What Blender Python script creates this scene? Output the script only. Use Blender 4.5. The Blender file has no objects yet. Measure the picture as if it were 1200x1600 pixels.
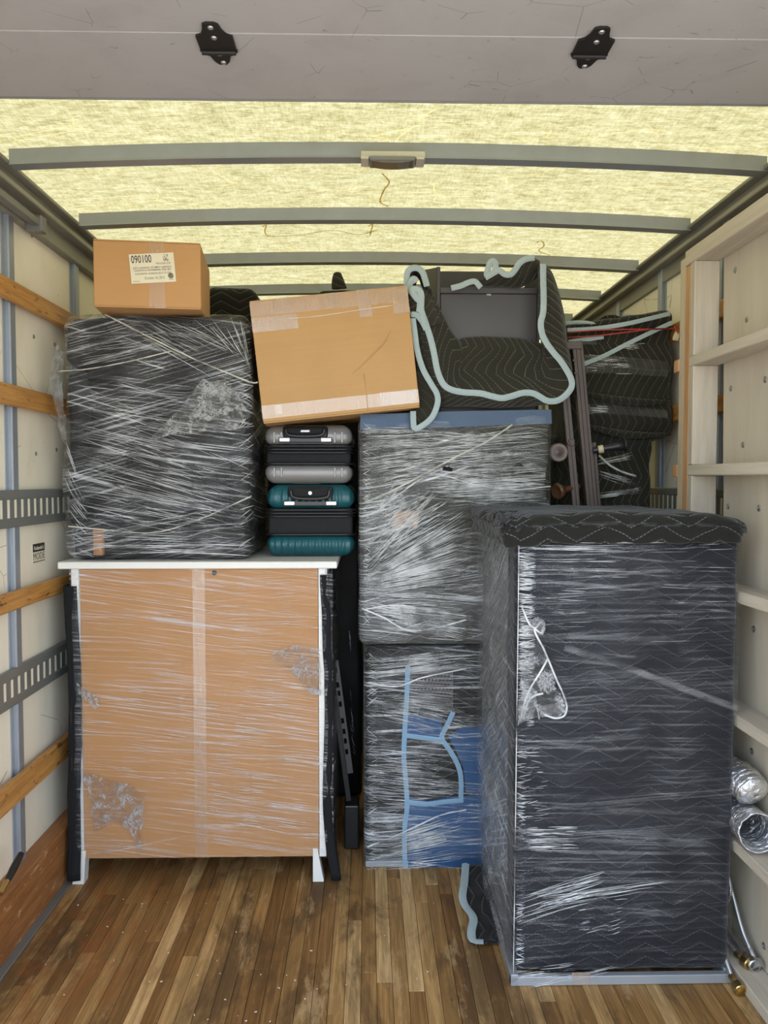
import bpy, bmesh, math, random
from mathutils import Vector, Matrix, Euler, noise

C = bpy.context.scene
COL = C.collection
R = random.Random(11)

# ------------------------------------------------------------------ camera, sky, sun, exposure
FPX = 1200.0                                   # focal length in pixels of the 1200x1600 frame
cam_d = bpy.data.cameras.new('camera')
cam_d.sensor_fit = 'VERTICAL'
cam_d.sensor_height = 36
cam_d.lens = 36 * FPX / 1600
cam_d.clip_start = .02
cam = bpy.data.objects.new('camera', cam_d)
COL.objects.link(cam)
cam.location = (0, 0, 1.52)
cam.rotation_euler = (math.radians(90 - 2.39), 0, math.radians(-1.19))
C.camera = cam
CAMR = cam.rotation_euler.to_matrix()
CAML = Vector(cam.location)

w = bpy.data.worlds.new('sky')
C.world = w
w.use_nodes = True
wn = w.node_tree
bg = wn.nodes['Background']
sky = wn.nodes.new('ShaderNodeTexSky')
sky.sky_type = 'NISHITA'
sky.sun_disc = False
sky.sun_elevation = math.radians(58)
sky.sun_rotation = math.radians(20)
sky.air_density = 1.0
sky.dust_density = 1.6
haze = wn.nodes.new('ShaderNodeMix')                # thin high cloud: the sky a little whiter than clear blue
haze.data_type = 'RGBA'
haze.inputs[0].default_value = .42
wn.links.new(sky.outputs[0], haze.inputs[6])
haze.inputs[7].default_value = (2.6, 2.5, 2.35, 1)
wn.links.new(haze.outputs[2], bg.inputs[0])
bg.inputs[1].default_value = .42

sd = bpy.data.lights.new('sun', 'SUN')
sd.energy = 3.6
sd.angle = math.radians(.6)
sd.color = (1, .95, .86)
so = bpy.data.objects.new('sun', sd)
COL.objects.link(so)
so.rotation_euler = Euler((math.radians(-32), math.radians(8), 0))   # high, from ahead of the truck

vs = C.view_settings
vs.view_transform = 'Standard'
vs.look = 'None'
vs.gamma = 1
vs.use_curve_mapping = False
vs.exposure = 1.6

# ------------------------------------------------------------------ helpers
def ray(px, py):
    return CAMR @ Vector(((px - 600) / FPX, -(py - 800) / FPX, -1))

def at(px, py, Y):
    r = ray(px, py)
    return CAML + r * (Y / r.y)

def onx(px, py, X):
    r = ray(px, py)
    return CAML + r * (X / r.x)

def tag(o, label=None, cat=None, group=None, kind=None):
    if label: o['label'] = label
    if cat: o['category'] = cat
    if group: o['group'] = group
    if kind: o['kind'] = kind
    return o

def thing(name, loc, label=None, cat=None, group=None, kind=None, rot=(0, 0, 0)):
    o = bpy.data.objects.new(name, None)
    o.empty_display_size = .05
    COL.objects.link(o)
    o.location = loc
    o.rotation_euler = rot
    return tag(o, label, cat, group, kind)

def origin(o):
    v = Vector((0, 0, 0))
    while o is not None:
        v += Vector(o.location)
        o = o.parent
    return v

def NB():
    b = bmesh.new()
    b.loops.layers.uv.new('UVMap')
    return b

def boxuv(bm):
    uv = bm.loops.layers.uv.active
    for f in bm.faces:
        n = f.normal
        a = max(range(3), key=lambda i: abs(n[i]))
        for l in f.loops:
            p = l.vert.co
            l[uv].uv = (p.y + .37, p.z) if a == 0 else ((p.x, p.z) if a == 1 else (p.x, p.y))

def obj(name, bm, mat, parent=None, smooth=False, local=False, uv=True, kind=None, sharp=None):
    bm.normal_update()
    if uv: boxuv(bm)
    if parent is not None and not local:
        bmesh.ops.translate(bm, verts=bm.verts, vec=-origin(parent))
    me = bpy.data.meshes.new(name)
    bm.to_mesh(me)
    bm.free()
    me.materials.append(mat)
    if smooth:
        me.polygons.foreach_set('use_smooth', [True] * len(me.polygons))
        if sharp is not None:
            me.set_sharp_from_angle(angle=math.radians(sharp))
    o = bpy.data.objects.new(name, me)
    COL.objects.link(o)
    if parent is not None: o.parent = parent
    if kind: o['kind'] = kind
    return o

def copy_to(src, parent, off):
    c = src.copy()
    COL.objects.link(c)
    c.parent = parent
    c.location = Vector(src.location) + Vector(off)
    return c

def box(bm, x0, x1, y0, y1, z0, z1, bev=0, seg=1, M=None):
    r = bmesh.ops.create_cube(bm, size=1)
    vs_ = r['verts']
    bmesh.ops.scale(bm, verts=vs_, vec=(x1 - x0, y1 - y0, z1 - z0))
    bmesh.ops.translate(bm, verts=vs_, vec=((x0 + x1) / 2, (y0 + y1) / 2, (z0 + z1) / 2))
    if M is not None: bmesh.ops.transform(bm, matrix=M, verts=vs_)
    if bev:
        es = list({e for v in vs_ for e in v.link_edges})
        bmesh.ops.bevel(bm, geom=es, offset=bev, segments=seg, affect='EDGES', profile=.5)
    return bm

def bx(x0, x1, y0, y1, z0, z1, bev=0, seg=1):
    return box(NB(), min(x0, x1), max(x0, x1), min(y0, y1), max(y0, y1), min(z0, z1), max(z0, z1), bev, seg)

def nz(p, s, seed=0):
    return noise.noise(Vector(p) * s + Vector((seed * 13.1, seed * 7.7, seed * 3.3)))

def soft_box(x0, x1, y0, y1, z0, z1, r=.03, step=.04, amp=0, ns=5, seed=0, deform=None, bm=None):
    """rounded, slightly lumpy box of fine quads"""
    bm = bm or NB()
    c = Vector(((x0 + x1) / 2, (y0 + y1) / 2, (z0 + z1) / 2))
    h = Vector(((x1 - x0) / 2, (y1 - y0) / 2, (z1 - z0) / 2))
    def knots(L):
        n = max(2, int(2 * (L - r) / step))
        inner = [-(L - r) + 2 * (L - r) * i / n for i in range(n + 1)]
        e = [L - r + r * t for t in (.33, .66, 1)]
        return [-a for a in reversed(e)] + inner + e
    K = [knots(h[i]) for i in range(3)]
    verts = {}
    def vert(p):
        k = (round(p[0], 5), round(p[1], 5), round(p[2], 5))
        if k not in verts:
            v = Vector(p)
            q = Vector([max(-(h[i] - r), min(h[i] - r, v[i])) for i in range(3)])
            d = v - q
            if d.length > 1e-7:
                m = max(abs(d.x), abs(d.y), abs(d.z))
                d = d.normalized() * m
            w_ = q + d
            wp = w_ + c
            if amp:
                nrm = d.normalized() if d.length > 1e-7 else Vector((0, 0, 0))
                if nrm.length > 0:
                    wp = wp + nrm * amp * (nz(wp, ns, seed) + .5 * nz(wp, ns * 2.7, seed + 1))
            if deform: wp = deform(wp)
            verts[k] = bm.verts.new(wp)
        return verts[k]
    for ax in range(3):
        a, b = [(1, 2), (2, 0), (0, 1)][ax]
        for sgn in (-1, 1):
            for i in range(len(K[a]) - 1):
                for j in range(len(K[b]) - 1):
                    qs = []
                    for (ii, jj) in ((i, j), (i + 1, j), (i + 1, j + 1), (i, j + 1)):
                        p = [0, 0, 0]
                        p[ax] = sgn * h[ax]
                        p[a] = K[a][ii]
                        p[b] = K[b][jj]
                        qs.append(vert(p))
                    if sgn < 0: qs.reverse()
                    try: bm.faces.new(qs)
                    except ValueError: pass
    return bm

def spline(pts, k=6, closed=False):
    P = [Vector(p) for p in pts]
    n = len(P)
    out = []
    rng = range(n if closed else n - 1)
    for i in rng:
        p0 = P[(i - 1) % n] if closed or i > 0 else P[0] * 2 - P[1]
        p1, p2 = P[i], P[(i + 1) % n]
        p3 = P[(i + 2) % n] if closed or i + 2 < n else P[-1] * 2 - P[-2]
        for j in range(k):
            t = j / k
            out.append(.5 * ((2 * p1) + (p2 - p0) * t + (2 * p0 - 5 * p1 + 4 * p2 - p3) * t * t + (3 * p1 - p0 - 3 * p2 + p3) * t ** 3))
    if not closed: out.append(P[-1])
    return out

def resample(pts, n):
    P = [Vector(p) for p in pts]
    L = [0]
    for a, b in zip(P, P[1:]): L.append(L[-1] + (b - a).length)
    out = []
    for i in range(n):
        s = L[-1] * i / (n - 1)
        j = 0
        while j < len(P) - 2 and L[j + 1] < s: j += 1
        d = L[j + 1] - L[j]
        out.append(P[j].lerp(P[j + 1], (s - L[j]) / d if d > 1e-9 else 0))
    return out

def tube(bm, pts, r, n=6, r2=None, up=(0, 1, 0), cap=True, taper=None):
    P = [Vector(p) for p in pts]
    r2 = r if r2 is None else r2
    up = Vector(up)
    rings = []
    lastb = None
    for i, p in enumerate(P):
        t = (P[min(i + 1, len(P) - 1)] - P[max(i - 1, 0)])
        t = t.normalized() if t.length > 1e-9 else Vector((0, 0, 1))
        b = t.cross(up)
        if b.length < .05: b = lastb if lastb is not None else t.cross(Vector((1, .2, .1)))
        b = b.normalized()
        if lastb is not None and b.dot(lastb) < 0: b = -b
        lastb = b
        u = b.cross(t).normalized()
        k = taper(i / (len(P) - 1)) if taper else 1
        rings.append([bm.verts.new(p + b * (r * k * math.cos(2 * math.pi * j / n)) + u * (r2 * k * math.sin(2 * math.pi * j / n))) for j in range(n)])
    for A, B in zip(rings, rings[1:]):
        for j in range(n):
            bm.faces.new((A[j], A[(j + 1) % n], B[(j + 1) % n], B[j]))
    if cap:
        bm.faces.new(list(reversed(rings[0])))
        bm.faces.new(rings[-1])
    return bm

def lathe(bm, prof, n, M):
    """prof: (radius, height) pairs turned about local z, then placed by M"""
    rings = []
    for (r, h) in prof:
        rings.append([bm.verts.new(M @ Vector((r * math.cos(2 * math.pi * j / n), r * math.sin(2 * math.pi * j / n), h))) for j in range(n)])
    for A, B in zip(rings, rings[1:]):
        for j in range(n):
            bm.faces.new((A[j], A[(j + 1) % n], B[(j + 1) % n], B[j]))
    if prof[0][0] > 1e-4: bm.faces.new(list(reversed(rings[0])))
    if prof[-1][0] > 1e-4: bm.faces.new(rings[-1])
    return bm

def aim(p, d):
    """matrix that carries local +z onto direction d at p"""
    return Matrix.Translation(Vector(p)) @ Vector((0, 0, 1)).rotation_difference(Vector(d).normalized()).to_matrix().to_4x4()

def loft(bm, curves, nu=40, nv=5, amp=0, ns=9, seed=0, thick=0):
    """smooth surface through a list of polylines; uv in metres"""
    uvl = bm.loops.layers.uv.active
    CR = [resample(spline(c, 6), nu) for c in curves]
    rows = []
    for k in range(nu):
        col = [CR[i][k] for i in range(len(CR))]
        s = spline(col, nv) if len(col) > 2 else [col[0].lerp(col[1], t / nv) for t in range(nv + 1)]
        rows.append(s)
    m = len(rows[0])
    G = []
    mid = m // 2
    ulen = [0]
    for k in range(1, nu): ulen.append(ulen[-1] + (rows[k][mid] - rows[k - 1][mid]).length)
    for k in range(nu):
        vl = 0
        L = []
        for j in range(m):
            p = rows[k][j]
            if j: vl += (rows[k][j] - rows[k][j - 1]).length
            q = p.copy()
            if amp:
                q += Vector((nz(p, ns, seed), nz(p, ns, seed + 2), nz(p, ns, seed + 4))) * amp
            L.append((bm.verts.new(q), (ulen[k], vl)))
        G.append(L)
    for k in range(nu - 1):
        for j in range(m - 1):
            qs = [G[k][j], G[k + 1][j], G[k + 1][j + 1], G[k][j + 1]]
            try: f = bm.faces.new([q[0] for q in qs])
            except ValueError: continue
            for l, q in zip(f.loops, qs): l[uvl].uv = q[1]
    return bm

def solid(o, t, off=0):
    m = o.modifiers.new('thickness', 'SOLIDIFY')
    m.thickness = t
    m.offset = off
    return o

def strip(bm, pts, w_, up=(0, 1, 0), t=.0012):
    return tube(bm, pts, w_ / 2, 4, t, up)

# ------------------------------------------------------------------ material helpers
class G:
    def __init__(s, name):
        s.mat = bpy.data.materials.new(name)
        s.mat.use_nodes = True
        s.t = s.mat.node_tree
        s.t.nodes.clear()
        s.out = s.t.nodes.new('ShaderNodeOutputMaterial')
        s.tc = s.t.nodes.new('ShaderNodeTexCoord')
    def n(s, typ, props=None, **ins):
        nd = s.t.nodes.new('ShaderNode' + typ)
        for k, v in (props or {}).items(): setattr(nd, k, v)
        for k, v in ins.items():
            k = int(k[1:]) if k[0] == 'i' and k[1:].isdigit() else k.replace('_', ' ')
            s.set(nd.inputs[k], v)
        return nd
    def set(s, inp, v):
        if isinstance(v, bpy.types.NodeSocket): s.t.links.new(v, inp)
        elif isinstance(v, bpy.types.Node): s.t.links.new(v.outputs[0], inp)
        elif isinstance(v, (tuple, list)) and len(v) == 3 and inp.type == 'RGBA': inp.default_value = (*v, 1)
        else: inp.default_value = v
    def m(s, op, a, b=0, c=0, clamp=False):
        nd = s.t.nodes.new('ShaderNodeMath')
        nd.operation = op
        nd.use_clamp = clamp
        for i, v in enumerate((a, b, c)): s.set(nd.inputs[i], v)
        return nd.outputs[0]
    def xyz(s, coord='Object'):
        sp = s.n('SeparateXYZ', None, i0=s.tc.outputs[coord])
        return sp.outputs[0], sp.outputs[1], sp.outputs[2]
    def comb(s, x, y, z):
        return s.n('CombineXYZ', None, i0=x, i1=y, i2=z).outputs[0]
    def map(s, scale=(1, 1, 1), rot=(0, 0, 0), loc=(0, 0, 0), coord='Object', vec=None):
        return s.n('Mapping', None, Vector=vec if vec is not None else s.tc.outputs[coord], Scale=scale, Rotation=rot, Location=loc).outputs[0]
    def noise(s, vec, scale=5, detail=3, rough=.5, dist=0):
        return s.n('TexNoise', None, Vector=vec, Scale=scale, Detail=detail, Roughness=rough, Distortion=dist).outputs[0]
    def ramp(s, fac, stops):
        nd = s.t.nodes.new('ShaderNodeValToRGB')
        s.set(nd.inputs[0], fac)
        e = nd.color_ramp.elements
        while len(e) < len(stops): e.new(.5)
        for el, (p, c) in zip(e, stops):
            el.position = p
            el.color = (*c, 1) if len(c) == 3 else c
        return nd.outputs[0]
    def step(s, fac, a, b):
        return s.n('MapRange', {'interpolation_type': 'SMOOTHSTEP'}, i0=fac, i1=a, i2=b, i3=0., i4=1.).outputs[0]
    def mix(s, fac, a, b, blend='MIX'):
        nd = s.t.nodes.new('ShaderNodeMix')
        nd.data_type = 'RGBA'
        nd.blend_type = blend
        s.set(nd.inputs[0], fac)
        s.set(nd.inputs[6], a)
        s.set(nd.inputs[7], b)
        return nd.outputs[2]
    def bump(s, h, strength=.3, dist=.01):
        return s.n('Bump', None, Strength=strength, Distance=dist, Height=h).outputs[0]
    def pbr(s, col, rough=.5, metal=0, normal=None, spec=.5, **kw):
        p = s.n('BsdfPrincipled', None, Base_Color=col, Roughness=rough, Metallic=metal)
        p.inputs['Specular IOR Level'].default_value = spec
        if normal is not None: s.set(p.inputs['Normal'], normal)
        for k, v in kw.items(): s.set(p.inputs[k.replace('_', ' ')], v)
        return p.outputs[0]
    def graze(s, normal=None):
        f = s.n('LayerWeight', None, Blend=.5, **({'Normal': normal} if normal is not None else {})).outputs[1]
        return s.m('ADD', .04, s.m('MULTIPLY', s.m('POWER', f, 5), .9))
    def fin(s, sh):
        s.t.links.new(sh, s.out.inputs[0])
        return s.mat

def mul(c, k): return tuple(x * k for x in c)

def plain(name, c, rough=.5, metal=0, spec=.5, var=.12, ns=6, bump=0, bs=60):
    g = G(name)
    f = g.noise(g.tc.outputs['Object'], ns, 4)
    col = g.mix(f, mul(c, 1 - var), mul(c, 1 + var))
    nrm = g.bump(g.noise(g.tc.outputs['Object'], bs, 3), bump, .004) if bump else None
    return g.fin(g.pbr(col, rough, metal, nrm, spec))

def grain_wood(name, c0, c1, axis, rough=.5, scale=3, stretch=14, wear=None, spec=.4, knots=False):
    """long grain along object axis 0/1/2"""
    g = G(name)
    sc = [stretch] * 3
    sc[axis] = .8
    v = g.map(tuple(sc))
    oi = g.n('ObjectInfo').outputs['Random']
    v2 = g.n('VectorMath', {'operation': 'ADD'}, i0=v, i1=g.comb(g.m('MULTIPLY', oi, 31), g.m('MULTIPLY', oi, 17), 0)).outputs[0]
    f = g.noise(v2, scale, 6, .62, 1.2)
    f2 = g.noise(v2, scale * 5, 4, .6, .3)
    k = g.m('ADD', g.m('MULTIPLY', f, .7), g.m('MULTIPLY', f2, .3))
    col = g.ramp(k, [(.34, c0), (.66, c1)])
    if wear:
        ws = g.noise(g.map(tuple(4 if i != axis else 1.1 for i in range(3))), 9, 7, .7)
        col = g.mix(g.step(ws, .57, .66), col, wear)
    return g.fin(g.pbr(col, rough, 0, g.bump(k, .25, .004), spec))

# ------------------------------------------------------------------ materials
RK = .20
def m_sealant():
    g = G('brown_sealant')
    return g.fin(g.n('BsdfTranslucent', None, Color=(.52, .36, .14, 1)).outputs[0])

def m_roof():
    g = G('translucent_fibreglass')
    v = g.map((9, 22, 9))
    a = g.noise(v, 1.6, 8, .72, .6)
    b = g.noise(g.map((30, 160, 1), (0, 0, .25)), 1, 4, .6, .8)
    c = g.noise(g.map((160, 30, 1), (0, 0, .2)), 1, 3, .6, .8)
    f = g.m('ADD', g.m('MULTIPLY', a, .46), g.m('ADD', g.m('MULTIPLY', b, .30), g.m('MULTIPLY', c, .24)))
    col = g.ramp(f, [(.38, mul((.42, .37, .15), RK)), (.47, mul((.68, .615, .29), RK)), (.54, mul((.86, .80, .43), RK)), (.62, mul((1, .96, .62), RK))])
    # hair-thin brown scratches in the resin
    s1 = g.n('TexVoronoi', {'feature': 'DISTANCE_TO_EDGE'}, Vector=g.map((3, 7, 1)), Scale=1.2).outputs[0]
    gate = g.step(g.noise(g.map((3, 6, 1), (0, 0, 1)), 1.3, 2), .56, .6)
    scr = g.m('MULTIPLY', g.m('SUBTRACT', 1, g.step(s1, .004, .012)), gate)
    col = g.mix(g.m('MULTIPLY', scr, .5), col, (.35, .23, .08))
    tr = g.n('BsdfTranslucent', None, Color=col).outputs[0]
    df = g.pbr(col, .5)
    return g.fin(g.n('MixShader', None, i0=.16, i1=tr, i2=df).outputs[0])

def m_metal(name, c, rough=.42, metal=.55, stain=(.25, .2, .13)):
    g = G(name)
    f = g.noise(g.tc.outputs['Object'], 14, 5, .6)
    s = g.noise(g.map((2, 2, 2)), 3, 6, .7)
    col = g.mix(f, mul(c, .85), mul(c, 1.12))
    col = g.mix(g.m('MULTIPLY', g.step(s, .58, .72), .5), col, stain)
    return g.fin(g.pbr(col, g.m('ADD', rough - .08, g.m('MULTIPLY', f, .18)), metal, None, .5))

def m_dirty(name, c, dirt, amt=.5, rough=.5, scr=(.18, .15, .12), sc=1.0, spec=.35, thr=.70, lg=.57):
    """painted panel with smears, nicks and scratches"""
    g = G(name)
    o = g.tc.outputs['Object']
    big = g.noise(g.map((1, 1, .6)), 2.2 * sc, 6, .62, .4)
    col = g.mix(g.m('MULTIPLY', g.step(big, .42, .75), amt), c, dirt)
    nick = g.step(g.noise(g.map((5, 7, 9), (.3, .5, .2)), 2.4 * sc, 7, .8, .7), thr, thr + .04)
    col = g.mix(g.m('MULTIPLY', nick, .6), col, scr)
    e = g.n('TexVoronoi', {'feature': 'DISTANCE_TO_EDGE'}, Vector=g.map((1.1, 1.1, 1.1), (.5, .4, .9)), Scale=3.1 * sc).outputs[0]
    gate = g.step(g.noise(g.map((1, 1, 1), (0, 0, 0), (3, 1, 2)), 3.3 * sc, 3), lg, lg + .03)
    line = g.m('MULTIPLY', g.m('SUBTRACT', 1, g.step(e, .0015, .006)), gate)
    col = g.mix(g.m('MULTIPLY', line, .65), col, scr)
    return g.fin(g.pbr(col, rough, 0, None, spec))

def m_floor():
    g = G('worn_hardwood')
    oi = g.n('ObjectInfo').outputs['Random']
    v = g.n('VectorMath', {'operation': 'ADD'}, i0=g.map((34, 1.6, 1)), i1=g.comb(g.m('MULTIPLY', oi, 57), g.m('MULTIPLY', oi, 23), 0)).outputs[0]
    f = g.noise(v, 1.6, 7, .68, 1.0)
    base = g.ramp(oi, [(0, (.22, .112, .038)), (.35, (.33, .18, .062)), (.7, (.43, .25, .092)), (.9, (.53, .33, .135)), (1, (.64, .43, .20))])
    col = g.mix(g.step(f, .40, .70), mul((.62, .60, .55), 1), (1.12, 1.1, 1.08))
    col = g.mix(1., base, col, 'MULTIPLY')
    P = g.n('NewGeometry').outputs['Position']
    st = g.noise(g.map((2.2, .8, 1), vec=P), 1.8, 8, .68, .5)
    col = g.mix(g.m('MULTIPLY', g.step(st, .47, .62), .74), col, (.075, .044, .021))
    lite = g.noise(g.map((3.5, .9, 1), loc=(5, 2, 0), vec=P), 2.6, 8, .72)
    col = g.mix(g.m('MULTIPLY', g.step(lite, .55, .66), .55), col, (.56, .375, .185))
    px = g.n('SeparateXYZ', None, i0=P).outputs[0]
    red = g.m('MULTIPLY', g.step(g.m('MULTIPLY', px, -1), .45, .95), g.step(g.noise(g.map((5, 2.2, 1), loc=(1, 7, 0), vec=P), 2.2, 6, .7), .46, .60))
    col = g.mix(g.m('MULTIPLY', red, .6), col, (.26, .095, .026))
    dk = g.step(g.noise(g.map((6, 3, 1), loc=(9, 4, 0), vec=P), 2.4, 6, .66), .68, .74)
    col = g.mix(g.m('MULTIPLY', dk, .8), col, (.022, .018, .014))
    h = g.m('ADD', g.m('MULTIPLY', f, .6), g.m('MULTIPLY', lite, .4))
    return g.fin(g.pbr(col, g.m('ADD', .36, g.m('MULTIPLY', st, .3)), 0, g.bump(h, .4, .004), .22))

def m_quilt(name, c, stitch=(.22, .21, .18), P=.17, A=.045, S=.042, swap=False, puff=.55, vis=.75, rough=.93):
    g = G(name)
    sp = g.n('SeparateXYZ', None, i0=g.tc.outputs['UV'])
    u, v = (sp.outputs[1], sp.outputs[0]) if swap else (sp.outputs[0], sp.outputs[1])
    wob = g.m('MULTIPLY', g.m('SUBTRACT', g.noise(g.tc.outputs['Object'], 5, 3), .5), .02)
    tri = g.m('MULTIPLY', g.m('PINGPONG', u, P / 2), 2 * A / P)
    w_ = g.m('DIVIDE', g.m('ADD', g.m('ADD', v, tri), wob), S)
    fr = g.m('ABSOLUTE', g.m('SUBTRACT', g.m('FRACT', g.m('ADD', w_, 10)), .5))     # .5 on the stitch line
    line = g.step(fr, .462, .485)
    dash = g.step(g.m('FRACT', g.m('MULTIPLY', u, 95)), .25, .4)
    fz = g.noise(g.tc.outputs['Object'], 240, 2)
    big = g.noise(g.tc.outputs['Object'], 4, 4)
    col = g.mix(fz, mul(c, .6), mul(c, 1.4))
    col = g.mix(big, mul(c, .75), col)
    gate = g.step(g.noise(g.tc.outputs['Object'], 2.3, 3), .3, .55)
    col = g.mix(g.m('MULTIPLY', g.m('MULTIPLY', line, dash), g.m('MULTIPLY', g.m('ADD', .35, g.m('MULTIPLY', gate, .65)), vis)), col, stitch)
    h = g.m('ADD', g.m('SUBTRACT', 1, g.m('POWER', g.m('MULTIPLY', fr, 2), 4)), g.m('MULTIPLY', g.noise(g.tc.outputs['Object'], 28, 3), .5))
    return g.fin(g.pbr(col, rough, 0, g.bump(h, puff, .008), .12, Sheen_Weight=.15))

def m_fabric(name, c, rough=.9, fs=300, var=.25, bump=.3):
    g = G(name)
    f = g.noise(g.tc.outputs['Object'], fs, 3)
    b = g.noise(g.tc.outputs['Object'], 7, 4)
    col = g.mix(f, mul(c, 1 - var), mul(c, 1 + var))
    col = g.mix(g.m('MULTIPLY', b, .4), col, mul(c, .7))
    h = g.m('ADD', g.m('MULTIPLY', f, .3), g.noise(g.tc.outputs['Object'], 20, 3))
    return g.fin(g.pbr(col, rough, 0, g.bump(h, bump, .006), .2))

def m_card(name, c):
    g = G(name)
    v = g.map((2, 2, 120))
    fl = g.noise(v, 1, 3, .6)
    f = g.noise(g.tc.outputs['Object'], 5, 5, .6)
    col = g.mix(g.m('ADD', g.m('MULTIPLY', fl, .35), g.m('MULTIPLY', f, .65)), mul(c, .84), mul(c, 1.12))
    return g.fin(g.pbr(col, .72, 0, g.bump(f, .12, .01), .25))

def m_film(name, t1=.1, t2=-.15, haze=.05, amount=.5, fine=70, seed=0, gloss=1.0, tint=(.80, .82, .84), thr=.54, rough=.14):
    """clear stretch film: see-through, drawn into long ridges that catch the light; highlights also painted as white streaks"""
    g = G(name)
    x, y, z = g.xyz()
    u = g.m('ADD', x, y)
    def layer(t, fr, k, lo, hi):
        v = g.m('ADD', z, g.m('MULTIPLY', u, t))
        n_ = g.noise(g.comb(g.m('MULTIPLY', u, 1.5), g.m('MULTIPLY', v, fr), seed + k), 1, 2.6, .6, .15)
        return n_, g.step(n_, lo, hi)
    n1, s1 = layer(t1, fine, 1.7, thr, thr + .07)
    n2, s2 = layer(t2, fine * 1.6, 9.2, thr + .01, thr + .07)
    n3, s3 = layer(t1 * 2.3 + .05, fine * .5, 4.4, thr + .05, thr + .12)
    msk = g.step(g.noise(g.comb(g.m('MULTIPLY', u, 2.4), g.m('MULTIPLY', z, 3.4), seed), 1, 4, .6, .5), .38, .62)
    msk2 = g.step(g.noise(g.comb(g.m('MULTIPLY', u, 3), g.m('MULTIPLY', z, 4), seed + 21.), 1, 4, .6, .8), .4, .62)
    st = g.m('ADD', g.m('MULTIPLY', s1, msk), g.m('ADD', g.m('MULTIPLY', s2, g.m('SUBTRACT', 1, msk)), g.m('MULTIPLY', g.m('MULTIPLY', s3, msk2), .8)))
    fac = g.m('ADD', g.m('MULTIPLY', g.m('ADD', .35, msk2), haze), g.m('MULTIPLY', g.m('MULTIPLY', st, g.m('ADD', .35, msk2)), amount), clamp=True)
    h = g.m('ADD', g.m('ADD', g.m('MULTIPLY', n1, msk), n2), g.m('MULTIPLY', n3, .7))
    nrm = g.bump(h, .85, .006)
    white = g.pbr(tint, .3, 0, nrm, .6)
    clear = g.n('BsdfTransparent').outputs[0]
    a = g.n('MixShader', None, i0=fac, i1=clear, i2=white).outputs[0]
    gl = g.n('BsdfGlossy', None, Roughness=rough, Color=(1, 1, 1), Normal=nrm).outputs[0]
    fr = g.graze(nrm)
    k = g.m('MULTIPLY', fr, g.m('MULTIPLY', gloss, g.m('ADD', .45, g.m('MULTIPLY', st, 1.2))), clamp=True)
    return g.fin(g.n('MixShader', None, i0=k, i1=a, i2=gl).outputs[0])

def m_strand(name, a=.5, tint=(.86, .87, .86)):  # near-white tint stands in for highlights on the clear ridges
    g = G(name)
    f = g.noise(g.tc.outputs['Object'], 11, 2)
    p = g.pbr(tint, .18, 0, None, .9)
    c = g.n('BsdfTransparent').outputs[0]
    return g.fin(g.n('MixShader', None, i0=g.m('MULTIPLY', g.step(f, .25, .75), a), i1=c, i2=p).outputs[0])

def m_crumple(name='crumpled_film', lo=.04, hi=.75):
    g = G(name)
    o = g.tc.outputs['Object']
    n1 = g.noise(o, 46, 6, .7, 1.4)
    rid = g.m('SUBTRACT', 1, g.m('MULTIPLY', g.m('ABSOLUTE', g.m('SUBTRACT', n1, .5)), 9), clamp=True)
    n2 = g.noise(o, 18, 4, .6, .8)
    nrm = g.bump(g.m('ADD', rid, n2), .8, .006)
    fac = g.m('ADD', lo, g.m('MULTIPLY', g.m('MULTIPLY', rid, g.step(n2, .42, .62)), hi), clamp=True)
    a = g.n('MixShader', None, i0=fac, i1=g.n('BsdfTransparent').outputs[0], i2=g.pbr((.86, .87, .87), .22, 0, nrm, .8)).outputs[0]
    gl = g.n('BsdfGlossy', None, Roughness=.14, Color=(1, 1, 1), Normal=nrm).outputs[0]
    k = g.m('MULTIPLY', g.graze(nrm), g.m('ADD', .3, rid), clamp=True)
    return g.fin(g.n('MixShader', None, i0=k, i1=a, i2=gl).outputs[0])

def m_tape(name='clear_packing_tape', a=.14, tint=(.72, .50, .33)):
    g = G(name)
    o = g.tc.outputs['Object']
    n1 = g.noise(g.map((60, 60, 9)), 1, 4, .6, .6)
    nrm = g.bump(n1, .35, .004)
    fac = g.m('ADD', a, g.m('MULTIPLY', g.step(n1, .52, .7), .22), clamp=True)
    s1 = g.n('MixShader', None, i0=fac, i1=g.n('BsdfTransparent').outputs[0], i2=g.pbr(tint, .25, 0, nrm, .7)).outputs[0]
    gl = g.n('BsdfGlossy', None, Roughness=.2, Color=(1, 1, 1), Normal=nrm).outputs[0]
    return g.fin(g.n('MixShader', None, i0=g.m('MULTIPLY', g.graze(), .9), i1=s1, i2=gl).outputs[0])

def m_foil():
    g = G('crinkled_foil')
    n1 = g.noise(g.tc.outputs['Object'], 60, 4, .6, .5)
    return g.fin(g.pbr((.78, .79, .81), .32, .9, g.bump(n1, .9, .008), .5))

def m_braid():
    g = G('braided_steel')
    wv = g.n('TexWave', {'bands_direction': 'DIAGONAL'}, Vector=g.tc.outputs['Object'], Scale=90.).outputs[1]
    return g.fin(g.pbr((.62, .63, .65), .3, .9, g.bump(wv, .5, .002), .5))

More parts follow.
